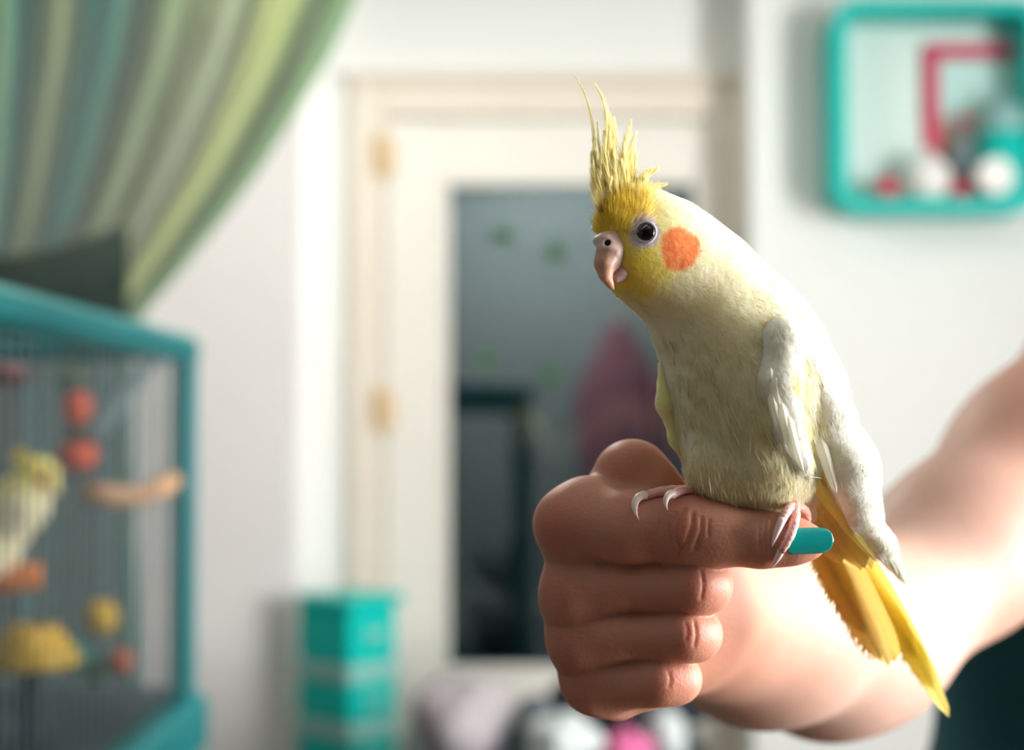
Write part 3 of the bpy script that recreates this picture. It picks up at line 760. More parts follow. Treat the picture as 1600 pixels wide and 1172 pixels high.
# ================================================================== THE COCKATIEL
fdir = unit([-.77, 0, -.64]); ldir = unit([.64, 0, -.77])     # head: facing, and its left side (towards the lens)
def uv_axis(a): return unit(RT*a[0]-UP*a[1]+FW*a[2])
HF, HL = uv_axis(fdir), uv_axis(ldir); HU = unit(np.cross(HL, HF)); HU = HU if HU[2] > 0 else -HU
def bird_sdf(p):
    k = .009
    head = ell(p, B(1029, 386, 0), np.stack([HF, HL, HU]), np.array([86, 69, 73])*S)
    d = head
    d = smin(d, cap(p, B(986, 402, -42), B(1000, 420, -25), 42*S, 46*S), .007)         # cheeks and chin
    d = smin(d, cap(p, B(970, 345, -42), B(1000, 335, -20), 36*S, 40*S), .006)         # forehead
    d = smin(d, chain(p, [(1040, 400, 5, 72), (1094, 452, 30, 90), (1154, 540, 45, 113), (1184, 622, 45, 116)], .008), .012)
    d = smin(d, chain(p, [(1184, 622, 45, 116), (1176, 700, 35, 92)], .008), .012)
    d = smin(d, chain(p, [(1180, 640, 70, 118), (1275, 740, 130, 88), (1325, 830, 185, 40)], .008), .012)
    d = smin(d, cap(p, B(1115, 735, -5), B(1130, 745, 0), RB(42, 0), RB(42, 0)), .008)  # near thigh fluff
    d = smin(d, cap(p, B(1205, 738, -10), B(1218, 742, 0), RB(50, 0), RB(48, 0)), .008)
    n = np.sin(p[:, 0]*420+p[:, 2]*160)*np.sin(p[:, 2]*330+1)*np.sin(p[:, 1]*400+2)
    return d + (n*.00016).astype(f32)
def bird_col(p, n=None):
    q = UVW(p); u, v, w = q[:, 0], q[:, 1], q[:, 2]
    c = np.tile(CREAM, (len(p), 1))
    c = c*(1-.6*sm(u, 1150, 1330)[:, None])+WHITE*(.6*sm(u, 1150, 1330))[:, None]
    nz = vnoise(p, 300, 3)
    uu = u+nz[:, 0]*7; v2 = v+nz[:, 1]*7
    def put(c, m, col): return c*(1-m[:, None])+np.asarray(col)*m[:, None]
    neck = sm(v2, 470, 400)*sm(uu, 1150, 1010)
    c = put(c, .35*neck, YEL2)
    r = np.sqrt(((uu-958)/88)**2+((v2-378)/100)**2)
    c = put(c, .95*sm(r, 1.12, .6), YEL)
    c = put(c, .75*sm(np.sqrt(((uu-1005)/66)**2+((v2-432)/50)**2), 1.1, .4), YEL)
    # throat shadowless ochre tint of the yellow feathers
    e = np.sqrt((u-1006)**2*.75+(v-364)**2)
    c = put(c, .9*sm(e+nz[:, 2]*2, 27, 19)*(w < 10), LILAC)
    k = np.sqrt(((u-1062)/34)**2+((v-390)/35)**2)+nz[:, 0]*.10
    c = put(c, .96*sm(k, 1.06, .84)*(w < 40), ORANGE+(np.array(srgb(255, 190, 140))-ORANGE)*np.clip(vnoise(p, 1100, 8)[:, :1]*.6, 0, 1))
    un = sm(v2, 780, 860)*sm(w, 60, 120)
    c = put(c, .8*un, YEL2)
    return np.clip(c, 0, 1)
ck = empty('cockatiel', B(1130, 795, 0), 'pale yellow cockatiel with raised crest and orange cheek perched on the finger', 'bird')
lo3 = np.min([B(900, 850, 270), B(900, 280, -140), B(900, 850, -140)], 0); hi3 = np.max([B(1400, 280, 270), B(1400, 850, 270), B(1400, 300, -140)], 0)
V, Q, Nb = surface(bird_sdf, axis_pts((lo3[0], hi3[0], .0008)), axis_pts((lo3[1], hi3[1], .0008)), axis_pts((lo3[2], hi3[2], .0008)))
link('body', np_mesh('body', V, Q, bird_col(V)), M['bodyf'], ck)
Vb, nrmB = V, Nb

def flow(p):
    q = UVW(p)
    d_body = np.zeros((len(p), 3)); t = sm(q[:, 1], 430, 620)[:, None]; t2 = sm(q[:, 1], 640, 800)[:, None]
    dn = unit(RT*.35-UP*.9+FW*.1); dn2 = unit(RT*.25-UP*1.0+FW*.15)
    bk = p - B(955, 392, -70); bk /= np.linalg.norm(bk, axis=1)[:, None]
    d_body = bk*(1-t)+dn*t
    d_body = d_body*(1-t2)+dn2*t2
    return d_body
def plume(V, Q, Nb, count, Lr, Wr, seed, lift=.08, roll=.28, colf=bird_col, skip=None, jit=.16, flw=flow, sink=.0002):
    r = np.random.default_rng(seed)
    a, b_, c_ = V[Q[:, 0]], V[Q[:, 1]], V[Q[:, 2]]
    ar = np.linalg.norm(np.cross(b_-a, c_-a), axis=1); ar /= ar.sum()
    fi = r.choice(len(Q), count, p=ar); s, t = r.random((2, count, 1))
    p = V[Q[fi, 0]]*(1-s)*(1-t)+V[Q[fi, 1]]*s*(1-t)+V[Q[fi, 2]]*s*t+V[Q[fi, 3]]*(1-s)*t
    nn = Nb[Q[fi, 0]]
    if skip is not None:
        k = ~skip(p); p = p[k]; nn = nn[k]
    d = flw(p)+vnoise(p, 260, seed+1)*.20+r.normal(size=p.shape)*jit
    d -= nn*(d*nn).sum(1, keepdims=True); d /= np.maximum(np.linalg.norm(d, axis=1, keepdims=True), 1e-9)
    d = d+nn*(lift++.045*vnoise(p, 420, seed+2)[:, :1]+.03*np.abs(r.normal(size=(len(p), 1)))); d /= np.linalg.norm(d, axis=1, keepdims=True)
    q = UVW(p); hd = sm(q[:, 1], 560, 420)
    L_ = r.uniform(*Lr, len(p))*(1-.5*hd); W_ = r.uniform(*Wr, len(p))*(1-.25*hd)
    col = colf(p); g = 1-.06*np.abs(r.normal(size=(len(p), 1)))
    return strands_geo(p-nn*sink, d, nn, L_, W_, np.clip(col*g, 0, 1), np.clip(col*g*1.03, 0, 1), .12, roll)
def skip_face(p):
    q = UVW(p); e = np.sqrt((q[:, 0]-1008)**2+(q[:, 1]-363)**2)
    bk = np.sqrt(((q[:, 0]-960)/24)**2+((q[:, 1]-405)/36)**2)
    return ((e < 21) & (q[:, 2] < 0)) | ((bk < 1) & (q[:, 2] < 0))
sv, sf, scx = plume(V, Q, Nb, 42000, (.0032, .0062), (.00022, .0004), 11, skip=skip_face)
o = link('plumage', np_mesh('plumage', sv, sf, scx), M['plume'], ck); o['kind'] = 'stuff'

r_t = np.random.default_rng(77)
def tuft_skip(p):
    q = UVW(p); return (q[:, 1] < 440) | (q[:, 2] > 60) | (vnoise(p, 230, 51)[:, 0] < .05)
sv, sf, scx = plume(Vb, Q, Nb, 4600, (.004, .0085), (.00035, .0008), 15, lift=.14, roll=.3, skip=tuft_skip, jit=.22)
o = link('tufts', np_mesh('tufts', sv, sf, scx), M['plume'], ck); o['kind'] = 'stuff'
# wings ------------------------------------------------------------
def wing_sdf(p):
    A = chain(p, [(1222, 532, -66, 36), (1216, 600, -78, 32), (1234, 670, -70, 27), (1252, 722, -56, 14), (1258, 738, -52, 7)], .004)
    Bl = chain(p, [(1240, 540, -30, 40), (1288, 648, -24, 39), (1321, 722, 0, 39), (1338, 768, 20, 33)], .006)
    C = chain(p, [(1316, 722, 15, 40), (1340, 795, 50, 31), (1376, 848, 85, 17), (1413, 906, 125, 2)], .006)
    d = smin(smin(Bl, C, .005), A, .0006)
    br = cap(p, B(1215, 535, -40), B(1250, 540, -20), RB(38, 0), RB(40, 0))
    d = smin(d, br, .004)
    n = np.sin(p[:, 0]*520+p[:, 2]*260)*np.sin(p[:, 2]*300+1)
    return d + (n*.00012).astype(f32)
def wing_col(p):
    q = UVW(p); c = np.tile(WHITE, (len(p), 1))
    u, v = q[:, 0], q[:, 1]
    gap = sm(np.abs(u-(1248+(v-600)*.25)), 14, 5)*sm(v, 560, 610)*sm(v, 780, 740)
    c = c*(1-.7*gap[:, None])+YEL*(.7*gap)[:, None]
    fr = sm(u, 1200, 1186)*.4
    return c*(1-fr[:, None])+CREAM*fr[:, None]
lo3 = np.min([B(1170, 930, 150), B(1170, 480, 150), B(1170, 480, -130)], 0); hi3 = np.max([B(1430, 480, 150), B(1430, 480, -130), B(1430, 930, 150)], 0)
lo3[2] = min(B(1300, 930, 150)[2], B(1300, 930, -130)[2])
Vw, Qw, Nw = surface(wing_sdf, axis_pts((lo3[0], hi3[0], .0008)), axis_pts((lo3[1], hi3[1], .0008)), axis_pts((lo3[2], hi3[2], .0008)))
M['wingf'] = mat('wing_plumage', (1, 1, 1), .85, .05, 250, .4, 500, attr=True, spec=.15, sss=.3, sss_r=(1, .85, .5), sss_s=.005)
wg = link('wing', np_mesh('wing', Vw, Qw, wing_col(Vw)), M['wingf'], ck)
def wflow(p): return np.tile(unit(RT*.42-UP*.88+FW*.2), (len(p), 1))
sv, sf, scx = plume(Vw, Qw, Nw, 9000, (.003, .006), (.00025, .0005), 21, lift=.015, roll=.12, colf=wing_col, jit=.08, flw=wflow)
o = link('down', np_mesh('down', sv, sf, scx), M['plume'], wg); o['kind'] = 'stuff'
def feather(name, pts, hw, nrm, parent, m='feather', **kw):
    V, Fs, C = feather_geo(pts, hw, nrm, **kw)[:3]
    return link(name, np_mesh(name, V, Fs, C), M[m], parent)
# coverts along the leading lobe and the flight feathers folded below
NW = (.35, 0, -1)
for i, (u0, v0, u1, v1, h) in enumerate([(1204, 575, 1212, 650, 9), (1212, 590, 1224, 668, 11), (1206, 612, 1228, 700, 9), (1222, 630, 1244, 722, 10), (1232, 650, 1256, 738, 9)]):
    wz = -66-34*max(0, 1-abs(v0-600)/260)
    feather('covert_feather', [(u0, v0, wz-14), ((u0+u1)/2-2, (v0+v1)/2, wz-18), (u1, v1, wz+4)], h, NW, wg, n=10, c0=WHITE, c1=WHITE*.99, seed=i, camber=.35)
for i, (p0, p1, p2, h) in enumerate([
        ((1262, 700, -46), (1300, 770, 0), (1345, 838, 55), 16), ((1275, 690, -50), (1318, 780, 5), (1368, 862, 72), 18), ((1290, 690, -52), (1338, 790, 8), (1388, 884, 92), 20),
        ((1305, 700, -45), (1352, 800, 20), (1403, 900, 108), 20), ((1318, 720, -30), (1365, 815, 40), (1416, 914, 122), 17), ((1332, 745, -15), (1372, 830, 55), (1412, 906, 118), 14)]):
    feather('flight_feather', [p0, p1, p2], h, (-.1, -.1, -1), wg, c0=WHITE, c1=WHITE, cen=WHITE*.93, n=16, seed=i, tipp=3.5)
feather('flight_feather', [(1250, 722, -50), (1300, 800, 10), (1372, 880, 70)], 9, (-.3, .2, -1), wg, c0=YEL2, c1=YEL2, n=14, tipp=3)
for i, (p0, p1, p2, h) in enumerate([((1244, 560, -74), (1270, 650, -70), (1300, 745, -36), 14), ((1262, 560, -70), (1296, 660, -66), (1326, 765, -20), 17), ((1278, 590, -55), (1316, 680, -48), (1350, 772, -4), 16), ((1262, 620, -70), (1290, 700, -60), (1308, 772, -30), 13)]):
    feather('scapular_feather', [p0, p1, p2], h, (.5, 0, -1), wg, c0=WHITE, c1=WHITE, n=12, seed=20+i, tipp=4, camber=.3)
def fwing_sdf(p):
    return chain(p, [(1041, 572, 45, 13), (1046, 630, 36, 18), (1060, 685, 44, 12), (1076, 735, 70, 5)], .004)
lo3 = np.min([B(1010, 760, 120), B(1010, 540, 10)], 0); hi3 = np.max([B(1120, 540, 120), B(1120, 760, 10)], 0); lo3[2] -= .02; hi3[2] += .02
Vf, Qf, Nf = surface(fwing_sdf, axis_pts((lo3[0], hi3[0], .0008)), axis_pts((lo3[1], hi3[1]+.01, .0008)), axis_pts((lo3[2], hi3[2], .0008)))
fw = link('wing', np_mesh('wing', Vf, Qf, np.tile(YEL2*.6+CREAM*.4, (len(Vf), 1))), M['bodyf'], ck)
for i, (p0, p1, p2, h) in enumerate([((1036, 575, 40), (1022, 640, 34), (1066, 706, 60), 9), ((1044, 570, 36), (1036, 640, 26), (1072, 712, 58), 9)]):
    feather('flight_feather', [p0, p1, p2], h, (-.7, 0, -1), fw, c0=CREAM, c1=YEL2, n=12, seed=40+i)

# tail ---------------------------------------------------------------
NT = (-.55, .45, -.75)
YEL_F, YEL = YEL, np.array(srgb(246, 226, 122))
tails = [  # root, mid, tip, half width, colours
    ((1290, 790, 150), (1390, 960, 235), (1483, 1121, 320), 24, YEL2, YEL2), ((1285, 785, 140), (1375, 945, 222), (1466, 1078, 300), 27, YEL2, YEL),
    ((1300, 800, 160), (1405, 950, 250), (1474, 1098, 325), 18, YEL2, YEL2), ((1280, 785, 132), (1358, 930, 205), (1440, 1030, 280), 27, YEL, YEL),
    ((1270, 780, 125), (1340, 930, 190), (1398, 1034, 240), 30, GOLD, YEL), ((1262, 780, 118), (1322, 930, 180), (1388, 1040, 225), 30, GOLD, GOLD),
    ((1256, 780, 112), (1305, 915, 172), (1376, 1030, 212), 28, GOLD, GOLD), ((1252, 785, 106), (1290, 890, 165), (1352, 990, 200), 26, GOLD, YEL)]
for i, (p0, p1, p2, h, c0, c1) in enumerate(tails):
    tf = feather('tail_feather', [p0, p1, p2], h, NT, ck, 'tailf', c0=c0, c1=c1, cen=c1*.85, n=22, seed=60+i, tipp=6 if i > 3 else 3.2, base=.1, camber=.12)
    if i in (5, 6, 7, 1):   # frayed barbs on the outer edge
        g = feather_geo([p0, p1, p2], h, NT, n=60, tipp=6, base=.1)
        W, T_, side, nn, prof = g[3:]
        r = np.random.default_rng(80+i); k = r.integers(20, 56, 70)
        sgn = -1 if (W[30]-side[30]*.01)[0] < W[30][0] else 1
        pb = W[k]+side[k]*(sgn*RB(h, 150)*prof[k]*.9)[:, None]
        dv = T_[k]*.8+side[k]*sgn*r.uniform(.3, .8, (70, 1))+r.normal(size=(70, 3))*.08; dv /= np.linalg.norm(dv, axis=1)[:, None]
        a, b_, c_ = strands_geo(pb, dv, nn[k], r.uniform(.002, .006, 70), r.uniform(.0003, .0007, 70), np.tile(YEL2*.7+CREAM*.3, (70, 1)), np.tile(CREAM, (70, 1)), .4)
        o = link('barbs', np_mesh('barbs', a, b_, c_), M['plume'], tf); o['kind'] = 'stuff'
# under-tail coverts: the broad ochre vane that shows between wing and tail
for i, (p0, p1, p2, h) in enumerate([((1244, 738, 5), (1285, 815, 45), (1352, 888, 100), 34), ((1238, 745, 15), (1262, 820, 60), (1315, 880, 110), 32), ((1250, 735, 60), (1290, 820, 90), (1345, 893, 130), 28), ((1262, 745, 55), (1308, 825, 85), (1362, 890, 125), 26), ((1246, 745, 70), (1272, 820, 100), (1310, 880, 140), 26)]):
    feather('tail_covert', [p0, p1, p2], h, (-.5, .35, -.8), ck, 'tailf', c0=YEL2, c1=GOLD*.8+YEL*.2, n=16, seed=95+i, tipp=4, base=.1)

YEL = YEL_F
# crest ---------------------------------------------------------------
crest = [((944, 338, -52), (916, 250, -54), (946, 185, -50), (896, 115, -48), 6), ((950, 335, -54), (930, 250, -56), (972, 195, -48), (930, 131, -46), 9),
         ((956, 332, -50), (945, 250, -50), (966, 215, -46), (948, 168, -44), 8), ((962, 330, -46), (955, 260, -46), (966, 230, -42), (960, 186, -40), 9),
         ((970, 330, -42), (966, 260, -42), (976, 230, -36), (986, 192, -32), 9), ((976, 330, -38), (975, 265, -36), (985, 240, -30), (994, 210, -26), 9),
         ((983, 330, -32), (985, 280, -30), (992, 260, -26), (991, 232, -22), 9), ((990, 331, -28), (998, 290, -24), (1006, 280, -20), (1026, 264, -16), 9),
         ((995, 332, -24), (1006, 300, -20), (1016, 296, -14), (1039, 288, -10), 8), ((990, 332, -30), (996, 292, -30), (1004, 280, -28), (1016, 266, -26), 8),
         ((948, 338, -58), (928, 290, -60), (926, 260, -58), (930, 215, -54), 9), ((965, 334, -56), (955, 290, -58), (950, 260, -54), (944, 205, -50), 10),
         ((980, 334, -48), (978, 290, -48), (978, 270, -44), (976, 225, -38), 10), ((1000, 334, -20), (1012, 310, -18), (1018, 304, -14), (1030, 300, -10), 8),
         ((972, 336, -54), (968, 300, -56), (964, 270, -52), (960, 235, -48), 10), ((952, 340, -60), (940, 310, -62), (938, 285, -60), (940, 250, -56), 10),
         ((958, 334, -36), (940, 270, -36), (936, 240, -36), (934, 190, -36), 7)]
TIP = np.array(srgb(254, 250, 214))
_r = np.random.default_rng(31)
for i in range(26):      # shorter feathers filling the fan
    s = _r.random(); b0 = np.array([942+62*s, 340-8*s, -56+40*s]); an = math.radians(-8+52*s**1.6+_r.normal()*5); L_ = (95-45*s)*_r.uniform(.55, 1.15)
    tp = b0+np.array([math.sin(an)*L_, -math.cos(an)*L_, _r.normal()*6]); md = (b0+tp)/2+np.array([-6+4*s, 0, _r.normal()*4])
    crest.append((tuple(b0), tuple(b0*.6+md*.4+[0, 0, -3]), tuple(md), tuple(tp), _r.uniform(7, 10)))
for i, (a, b_, c_, d4, h) in enumerate(crest):
    nrm = (.7, -.1, -.75)
    if 1 <= i <= 6: h = h*1.15
    V, Fs, C, W, T_, side, nn, prof = feather_geo([a, b_, c_, d4], h*.62, nrm, n=26, c0=YEL*.7+TIP*.3, c1=TIP, base=.05, tipp=1.1, camber=.3)
    r = np.random.default_rng(200+i); nb = 420
    k = r.integers(1, 25, nb); sg_ = np.where(r.random(nb) < .5, -1, 1)
    sp = r.uniform(.10, .30, nb)
    dv = T_[k]+side[k]*(sg_*sp)[:, None]+nn[k]*r.normal(size=(nb, 1))*.10; dv /= np.linalg.norm(dv, axis=1)[:, None]
    tt = k/25.; tq = (tt**.4)[:, None]; cc = YEL*(1-tq)+TIP*tq
    L_ = r.uniform(.5, 1.1, nb)*h*S*5.5*(1-.82*tt)
    sv2, sf2, sc2 = strands_geo(W[k], dv, nn[k], L_, np.full(nb, .00022), cc, cc*.5+TIP*.5, .2, .5)
    nV = len(V)
    me = np_mesh('crest_feather', np.concatenate([V, sv2]), [Fs]+[f+nV for f in sf2], np.concatenate([C, sc2]))
    link('crest_feather', me, M['feather'], ck)
# forehead fluff: short upright yellow barbs joining crest and face
r = np.random.default_rng(5); nb = 2600
q = UVW(Vb)
sel = np.nonzero((q[:, 0] < 1015) & (q[:, 1] < 368) & (q[:, 1] > 300) & (q[:, 2] < 25))[0]
k = r.choice(sel, nb)
q = UVW(Vb[k])
upd = unit(RT*-.05+UP*1.0+FW*.15)
tt = sm(q[:, 1], 355, 322)[:, None]*sm(q[:, 0], 1020, 985)[:, None]
dv = upd*tt+flow(Vb[k])*(1-tt)+nrmB[k]*.25+r.normal(size=(nb, 3))*.12; dv /= np.linalg.norm(dv, axis=1)[:, None]
cc = bird_col(Vb[k])
sv2, sf2, sc2 = strands_geo(Vb[k]-nrmB[k]*.0002, dv, nrmB[k], r.uniform(.0018, .0052, nb), r.uniform(.0002, .0004, nb), cc, np.clip(cc*1.08, 0, 1), .3)
o = link('forehead_down', np_mesh('forehead_down', sv2, sf2, sc2), M['plume'], ck); o['kind'] = 'stuff'

# face ---------------------------------------------------------------
def beak_sdf(p):
    d = chain(p, [(966, 384, -60, 22), (952, 396, -76, 19.5), (945, 412, -84, 15.5), (946, 430, -86, 9), (953, 444, -83, 4.2), (959, 453, -81, 1.2)], .0016)
    d = smin(d, chain(p, [(968, 398, -58, 20), (962, 412, -66, 14)], .002), .003)
    cere = smin(cap(p, B(947, 378, -76), B(960, 374, -66), 13*S, 15*S), cap(p, B(936, 377, -64), B(944, 376, -66), 9*S, 12*S), .002)
    d = smin(d, cere, .0012)
    d = smax(d, -cap(p, B(948, 379, -92), B(950, 380, -84), 5.0*S, 4.4*S), .0006)
    return d
def beak_col(p):
    q = UVW(p); u, v = q[:, 0], q[:, 1]
    c = np.tile(np.array(srgb(190, 148, 130)), (len(p), 1)); tip = np.array(srgb(244, 188, 158)); dk = np.array(srgb(132, 102, 92))
    t = sm(v, 392, 440)[:, None]; c = c*(1-t)+tip*t
    t = (sm(u, 950, 966)*sm(v, 388, 396)*.85)[:, None]; c = c*(1-t)+dk*t
    t = (sm(v, 392, 384)*.8)[:, None]; c = c*(1-t)+np.array(srgb(222, 192, 182))*t
    return c
def fine(sdf, u0, u1, v0, v1, w0, w1, h):
    cs = np.array([B(u, v, w) for u in (u0, u1) for v in (v0, v1) for w in (w0, w1)])
    a, b_ = cs.min(0), cs.max(0)
    return surface(sdf, axis_pts((a[0], b_[0], h)), axis_pts((a[1], b_[1], h)), axis_pts((a[2], b_[2], h)), 4)
V, Q, Nn = fine(beak_sdf, 915, 1000, 350, 460, -115, -25, .00035)
bkO = link('upper_beak', np_mesh('upper_beak', V, Q, beak_col(V)), M['beak'], ck)
MB().ball(B(948.5, 379.5, -83), 4.4*S, 12, 8).build('nostril', M['nostril'], bkO, True)
def low_sdf(p): return smin(chain(p, [(978, 410, -52, 16), (970, 424, -66, 13), (962, 434, -74, 8)], .002), chain(p, [(984, 402, -46, 10), (966, 420, -62, 9)], .002), .002)
V, Q, Nn = fine(low_sdf, 935, 1005, 380, 460, -110, -20, .00035)
link('lower_beak', np_mesh('lower_beak', V, Q, np.tile(np.array(srgb(172, 138, 128)), (len(V), 1))), M['beak'], ck)
# find the head surface under the eye
def surf_w(u, v, w0=-140, w1=20):
    ws = np.linspace(w0, w1, 800); d = bird_sdf(np.array([B(u, v, w) for w in ws]).astype(f32)); return ws[np.argmax(d < 0)]
we = surf_w(1009, 363)
ey = MB().ball(B(1009, 363, we+5), 15.6*S, 32, 20).build('eye', M['eye'], ck, True)
# eyelid ring following the head
e_n = unit(-FW*1.0-RT*.28+UP*.05)
ring = []
e1 = unit(np.cross(e_n, (0, 0, 1))); e2 = np.cross(e_n, e1); ce = B(1009, 363, we-4)
pts = [ce+(e1*math.cos(a)+e2*math.sin(a))*15.2*S for a in np.linspace(0, 2*math.pi, 37)]
MB().tube(pts, 2.0*S, 10, False).build('eyelid', M['eyelid'], ey, True)

# feet -----------------------------------------------------------------
def toe(pts, rs, claw, crs, parent):
    C = bez(pts, 14); R_ = np.interp(np.linspace(0, 1, 14), np.linspace(0, 1, len(rs)), rs)
    R_ = R_*(1+.07*np.sin(np.arange(14)*2.4))
    t = MB().tube([B(*q) for q in C], [RB(r_, q[2]) for r_, q in zip(R_, C)], 12).build('toe', M['foot'], parent, True)
    C = bez(claw, 10); R_ = np.interp(np.linspace(0, 1, 10), np.linspace(0, 1, len(crs)), crs)
    MB().tube([B(*q) for q in C], [RB(r_, q[2]) for r_, q in zip(R_, C)], 10).build('claw', M['claw'], t, True)
ft = MB().tube([B(1120, 748, 10), B(1105, 766, 5), B(1080, 773, 2)], [RB(12, 0), RB(10, 0), RB(8, 0)], 12).build('foot', M['foot'], ck, True)
toe([(1092, 769, 2), (1060, 764, -2), (1030, 765, -4), (1006, 776, -12)], [8.5, 8, 7.5, 7], [(1008, 774, -12), (992, 774, -24), (986, 793, -38), (998, 812, -40)], [7.5, 6.5, 5, .6], ft)
toe([(1095, 767, -2), (1075, 763, -14), (1062, 765, -24), (1052, 773, -34)], [8, 7, 7, 6.5], [(1053, 772, -34), (1042, 770, -43), (1036, 784, -50), (1043, 797, -50)], [7, 6, 4, .6], ft)
ft2 = MB().tube([B(1235, 752, 10), B(1240, 778, -14), B(1240, 792, -30)], [RB(13, 0), RB(11, 0), RB(9, 0)], 12).build('foot', M['foot'], ck, True)
toe([(1241, 790, -26), (1246, 808, -62), (1238, 838, -72), (1220, 862, -64)], [8.5, 8, 7.5, 6], [(1221, 860, -64), (1215, 873, -62), (1208, 882, -54), (1206, 888, -46)], [6, 5, 3, .6], ft2)
toe([(1238, 790, -28), (1232, 796, -56), (1226, 802, -64), (1222, 814, -68)], [8, 7.5, 7, 6.5], [(1223, 810, -68), (1216, 826, -73), (1210, 839, -73), (1206, 855, -68)], [7, 6, 4, .6], ft2)
toe([(1242, 790, -18), (1258, 792, -2), (1262, 802, 10), (1262, 817, 16)], [8, 7.5, 7, 5], [(1262, 814, 16), (1262, 826, 20), (1258, 836, 20), (1252, 844, 16)], [5, 4, 3, .6], ft2)

# ================================================================== THE PERSON: hand, arm, torso, head in one skin
def W_(u, v, d): return P(u, v, d)
R3 = lambda r: r
SHO = P(1800, 575, .86); ELB = P(1335, 985, .68)
TC = np.array([.42, 1.0, 1.2]); NECK = np.array([.56, .99, 1.50]); HEAD = np.array([.575, .95, 1.68])
def arm_part(p):
    d = cap(p, P(1020, 930, .505), P(1190, 968, .60), .031, .0405)
    d = smin(d, cap(p, P(1190, 972, .60), P(1300, 990, .67), .0405, .043), .02)
    d = smin(d, cap(p, P(1290, 1014, .665), P(1345, 996, .69), .040, .0385), .02)
    d = smin(d, cap(p, P(1345, 996, .69), P(1500, 858, .745), .0385, .0425), .02)
    d = smin(d, cap(p, P(1500, 858, .745), P(1640, 728, .80), .0425, .053), .02)
    d = smin(d, cap(p, P(1640, 728, .80), SHO, .053, .062), .02)
    return d
def torso_part(p):
    d = cap(p, SHO, NECK+[.0, .02, -.06], .062, .055)
    d = smin(d, ell(p, TC+[.06, 0, .12], np.eye(3), (.165, .11, .2)), .05)
    d = smin(d, ell(p, TC+[.02, 0, -.15], np.eye(3), (.165, .115, .2)), .05)
    d = smin(d, cap(p, NECK+[0, .02, -.06], HEAD+[0, .02, -.06], .055, .05), .03)
    d = smin(d, cap(p, NECK+[0, .02, -.06], NECK+[.2, .03, -.09], .055, .06), .04)
    h = ell(p, HEAD, np.eye(3), (.074, .092, .108))
    h = smin(h, ell(p, HEAD+[-.005, -.045, -.055], np.eye(3), (.052, .052, .062)), .03)
    h = smin(h, cap(p, HEAD+[-.005, -.088, .012], HEAD+[-.005, -.106, -.02], .008, .013), .012)      # nose
    h = smin(h, cap(p, HEAD+[-.02, -.094, -.052], HEAD+[.012, -.094, -.052], .007, .007), .006)     # lips
    for s in (-1, 1):
        h = smin(h, ell(p, HEAD+[s*.076, .01, -.005], np.eye(3), (.010, .02, .03)), .008)
        h = smax(h, -(cap(p, HEAD+[s*.03-.005, -.098, .008], HEAD+[s*.034-.005, -.098, .008], .010, .010)), .012)
    return smin(d, h, .02)
fing = {
    'index': [(893, 818, 62, 57), (985, 824, 28, 54), (1074, 827, 2, 53), (1120, 834, -6, 48), (1190, 842, -16, 41), (1236, 845, -22, 33), (1264, 847, -24, 26)],
    'middle': [(897, 928, 66, 52), (960, 917, 46, 39), (1030, 915, 26, 36.5), (1082, 914, 6, 39), (1100, 915, 22, 39), (1096, 916, 110, 38), (1010, 915, 130, 36)],
    'ring': [(906, 1002, 72, 48), (965, 994, 52, 37), (1020, 992, 36, 34), (1068, 991, 16, 36.5), (1086, 991, 34, 37), (1082, 992, 115, 36), (1005, 992, 130, 34)],
    'pinky': [(926, 1068, 86, 46), (980, 1065, 64, 36), (1008, 1064, 52, 33), (1032, 1063, 38, 34), (1057, 1061, 54, 34), (1054, 1060, 120, 32), (1000, 1060, 135, 30)]}
def hand_part(p):
    # metacarpus
    d = None
    for (a, wst) in (((893, 822, 72, 54), (985, 872, 330, 60)), ((897, 928, 76, 50), (995, 905, 330, 60)), ((906, 1000, 82, 47), (1005, 935, 330, 58)), ((926, 1066, 96, 43), (1015, 965, 330, 55))):
        c = chain(p, [a, wst], .004); d = c if d is None else smin(d, c, .012)
    d = smin(d, chain(p, [(1010, 1060, 130, 42), (1040, 1010, 300, 60)], .004), .02)     # heel of the hand
    d = smin(d, chain(p, [(1020, 930, 120, 60), (1020, 930, 300, 70)], .004), .02)       # palm
    d = smin(d, chain(p, [(952, 1096, 110, 24), (962, 1101, 125, 22)], .004), .006)
    fs = None
    for nm, k in (('index', .005), ('middle', .005), ('ring', .005), ('pinky', .005)):
        c = chain(p, fing[nm], k)
        if fs is None: fs = c
        else: fs = smin(fs, c, .0007)
    d = smin(d, fs, .0045)
    # webbing between neighbouring knuckles
    for a, b_ in (((905, 868, 78, 38), (905, 900, 80, 38)), ((915, 958, 80, 36), (915, 972, 82, 36)), ((930, 1028, 92, 34), (935, 1042, 94, 34))):
        d = smin(d, chain(p, [a, b_], .003), .006)
    d = smin(d, chain(p, [(922, 782, 80, 36), (962, 780, 130, 40)], .003), .008)
    # thumb
    th = chain(p, [(985, 830, 250, 62), (978, 775, 170, 60), (988, 748, 118, 56), (1020, 772, 96, 46), (1058, 800, 84, 34), (1075, 815, 80, 26)], .005)
    d = smin(d, th, .0035)
    return d
wr_cap = lambda p: cap(p, B(1000, 915, 310), P(1020, 930, .515), RB(66, 310), .031)
creases = []
for pts_ in ([(1056, 802), (1046, 822), (1049, 848), 1.4], [(1069, 795), (1059, 812), (1057, 838), (1063, 862), 2.1], [(1083, 800), (1081, 826), (1072, 850), (1059, 869), 2.0],
             [(1096, 808), (1096, 832), (1086, 858), 1.2], [(1030, 816), (1027, 838), .8], [(1108, 812), (1107, 836), .7]):
    creases.append([(q[0], q[1], None) for q in pts_[:-1]]+[pts_[-1]])
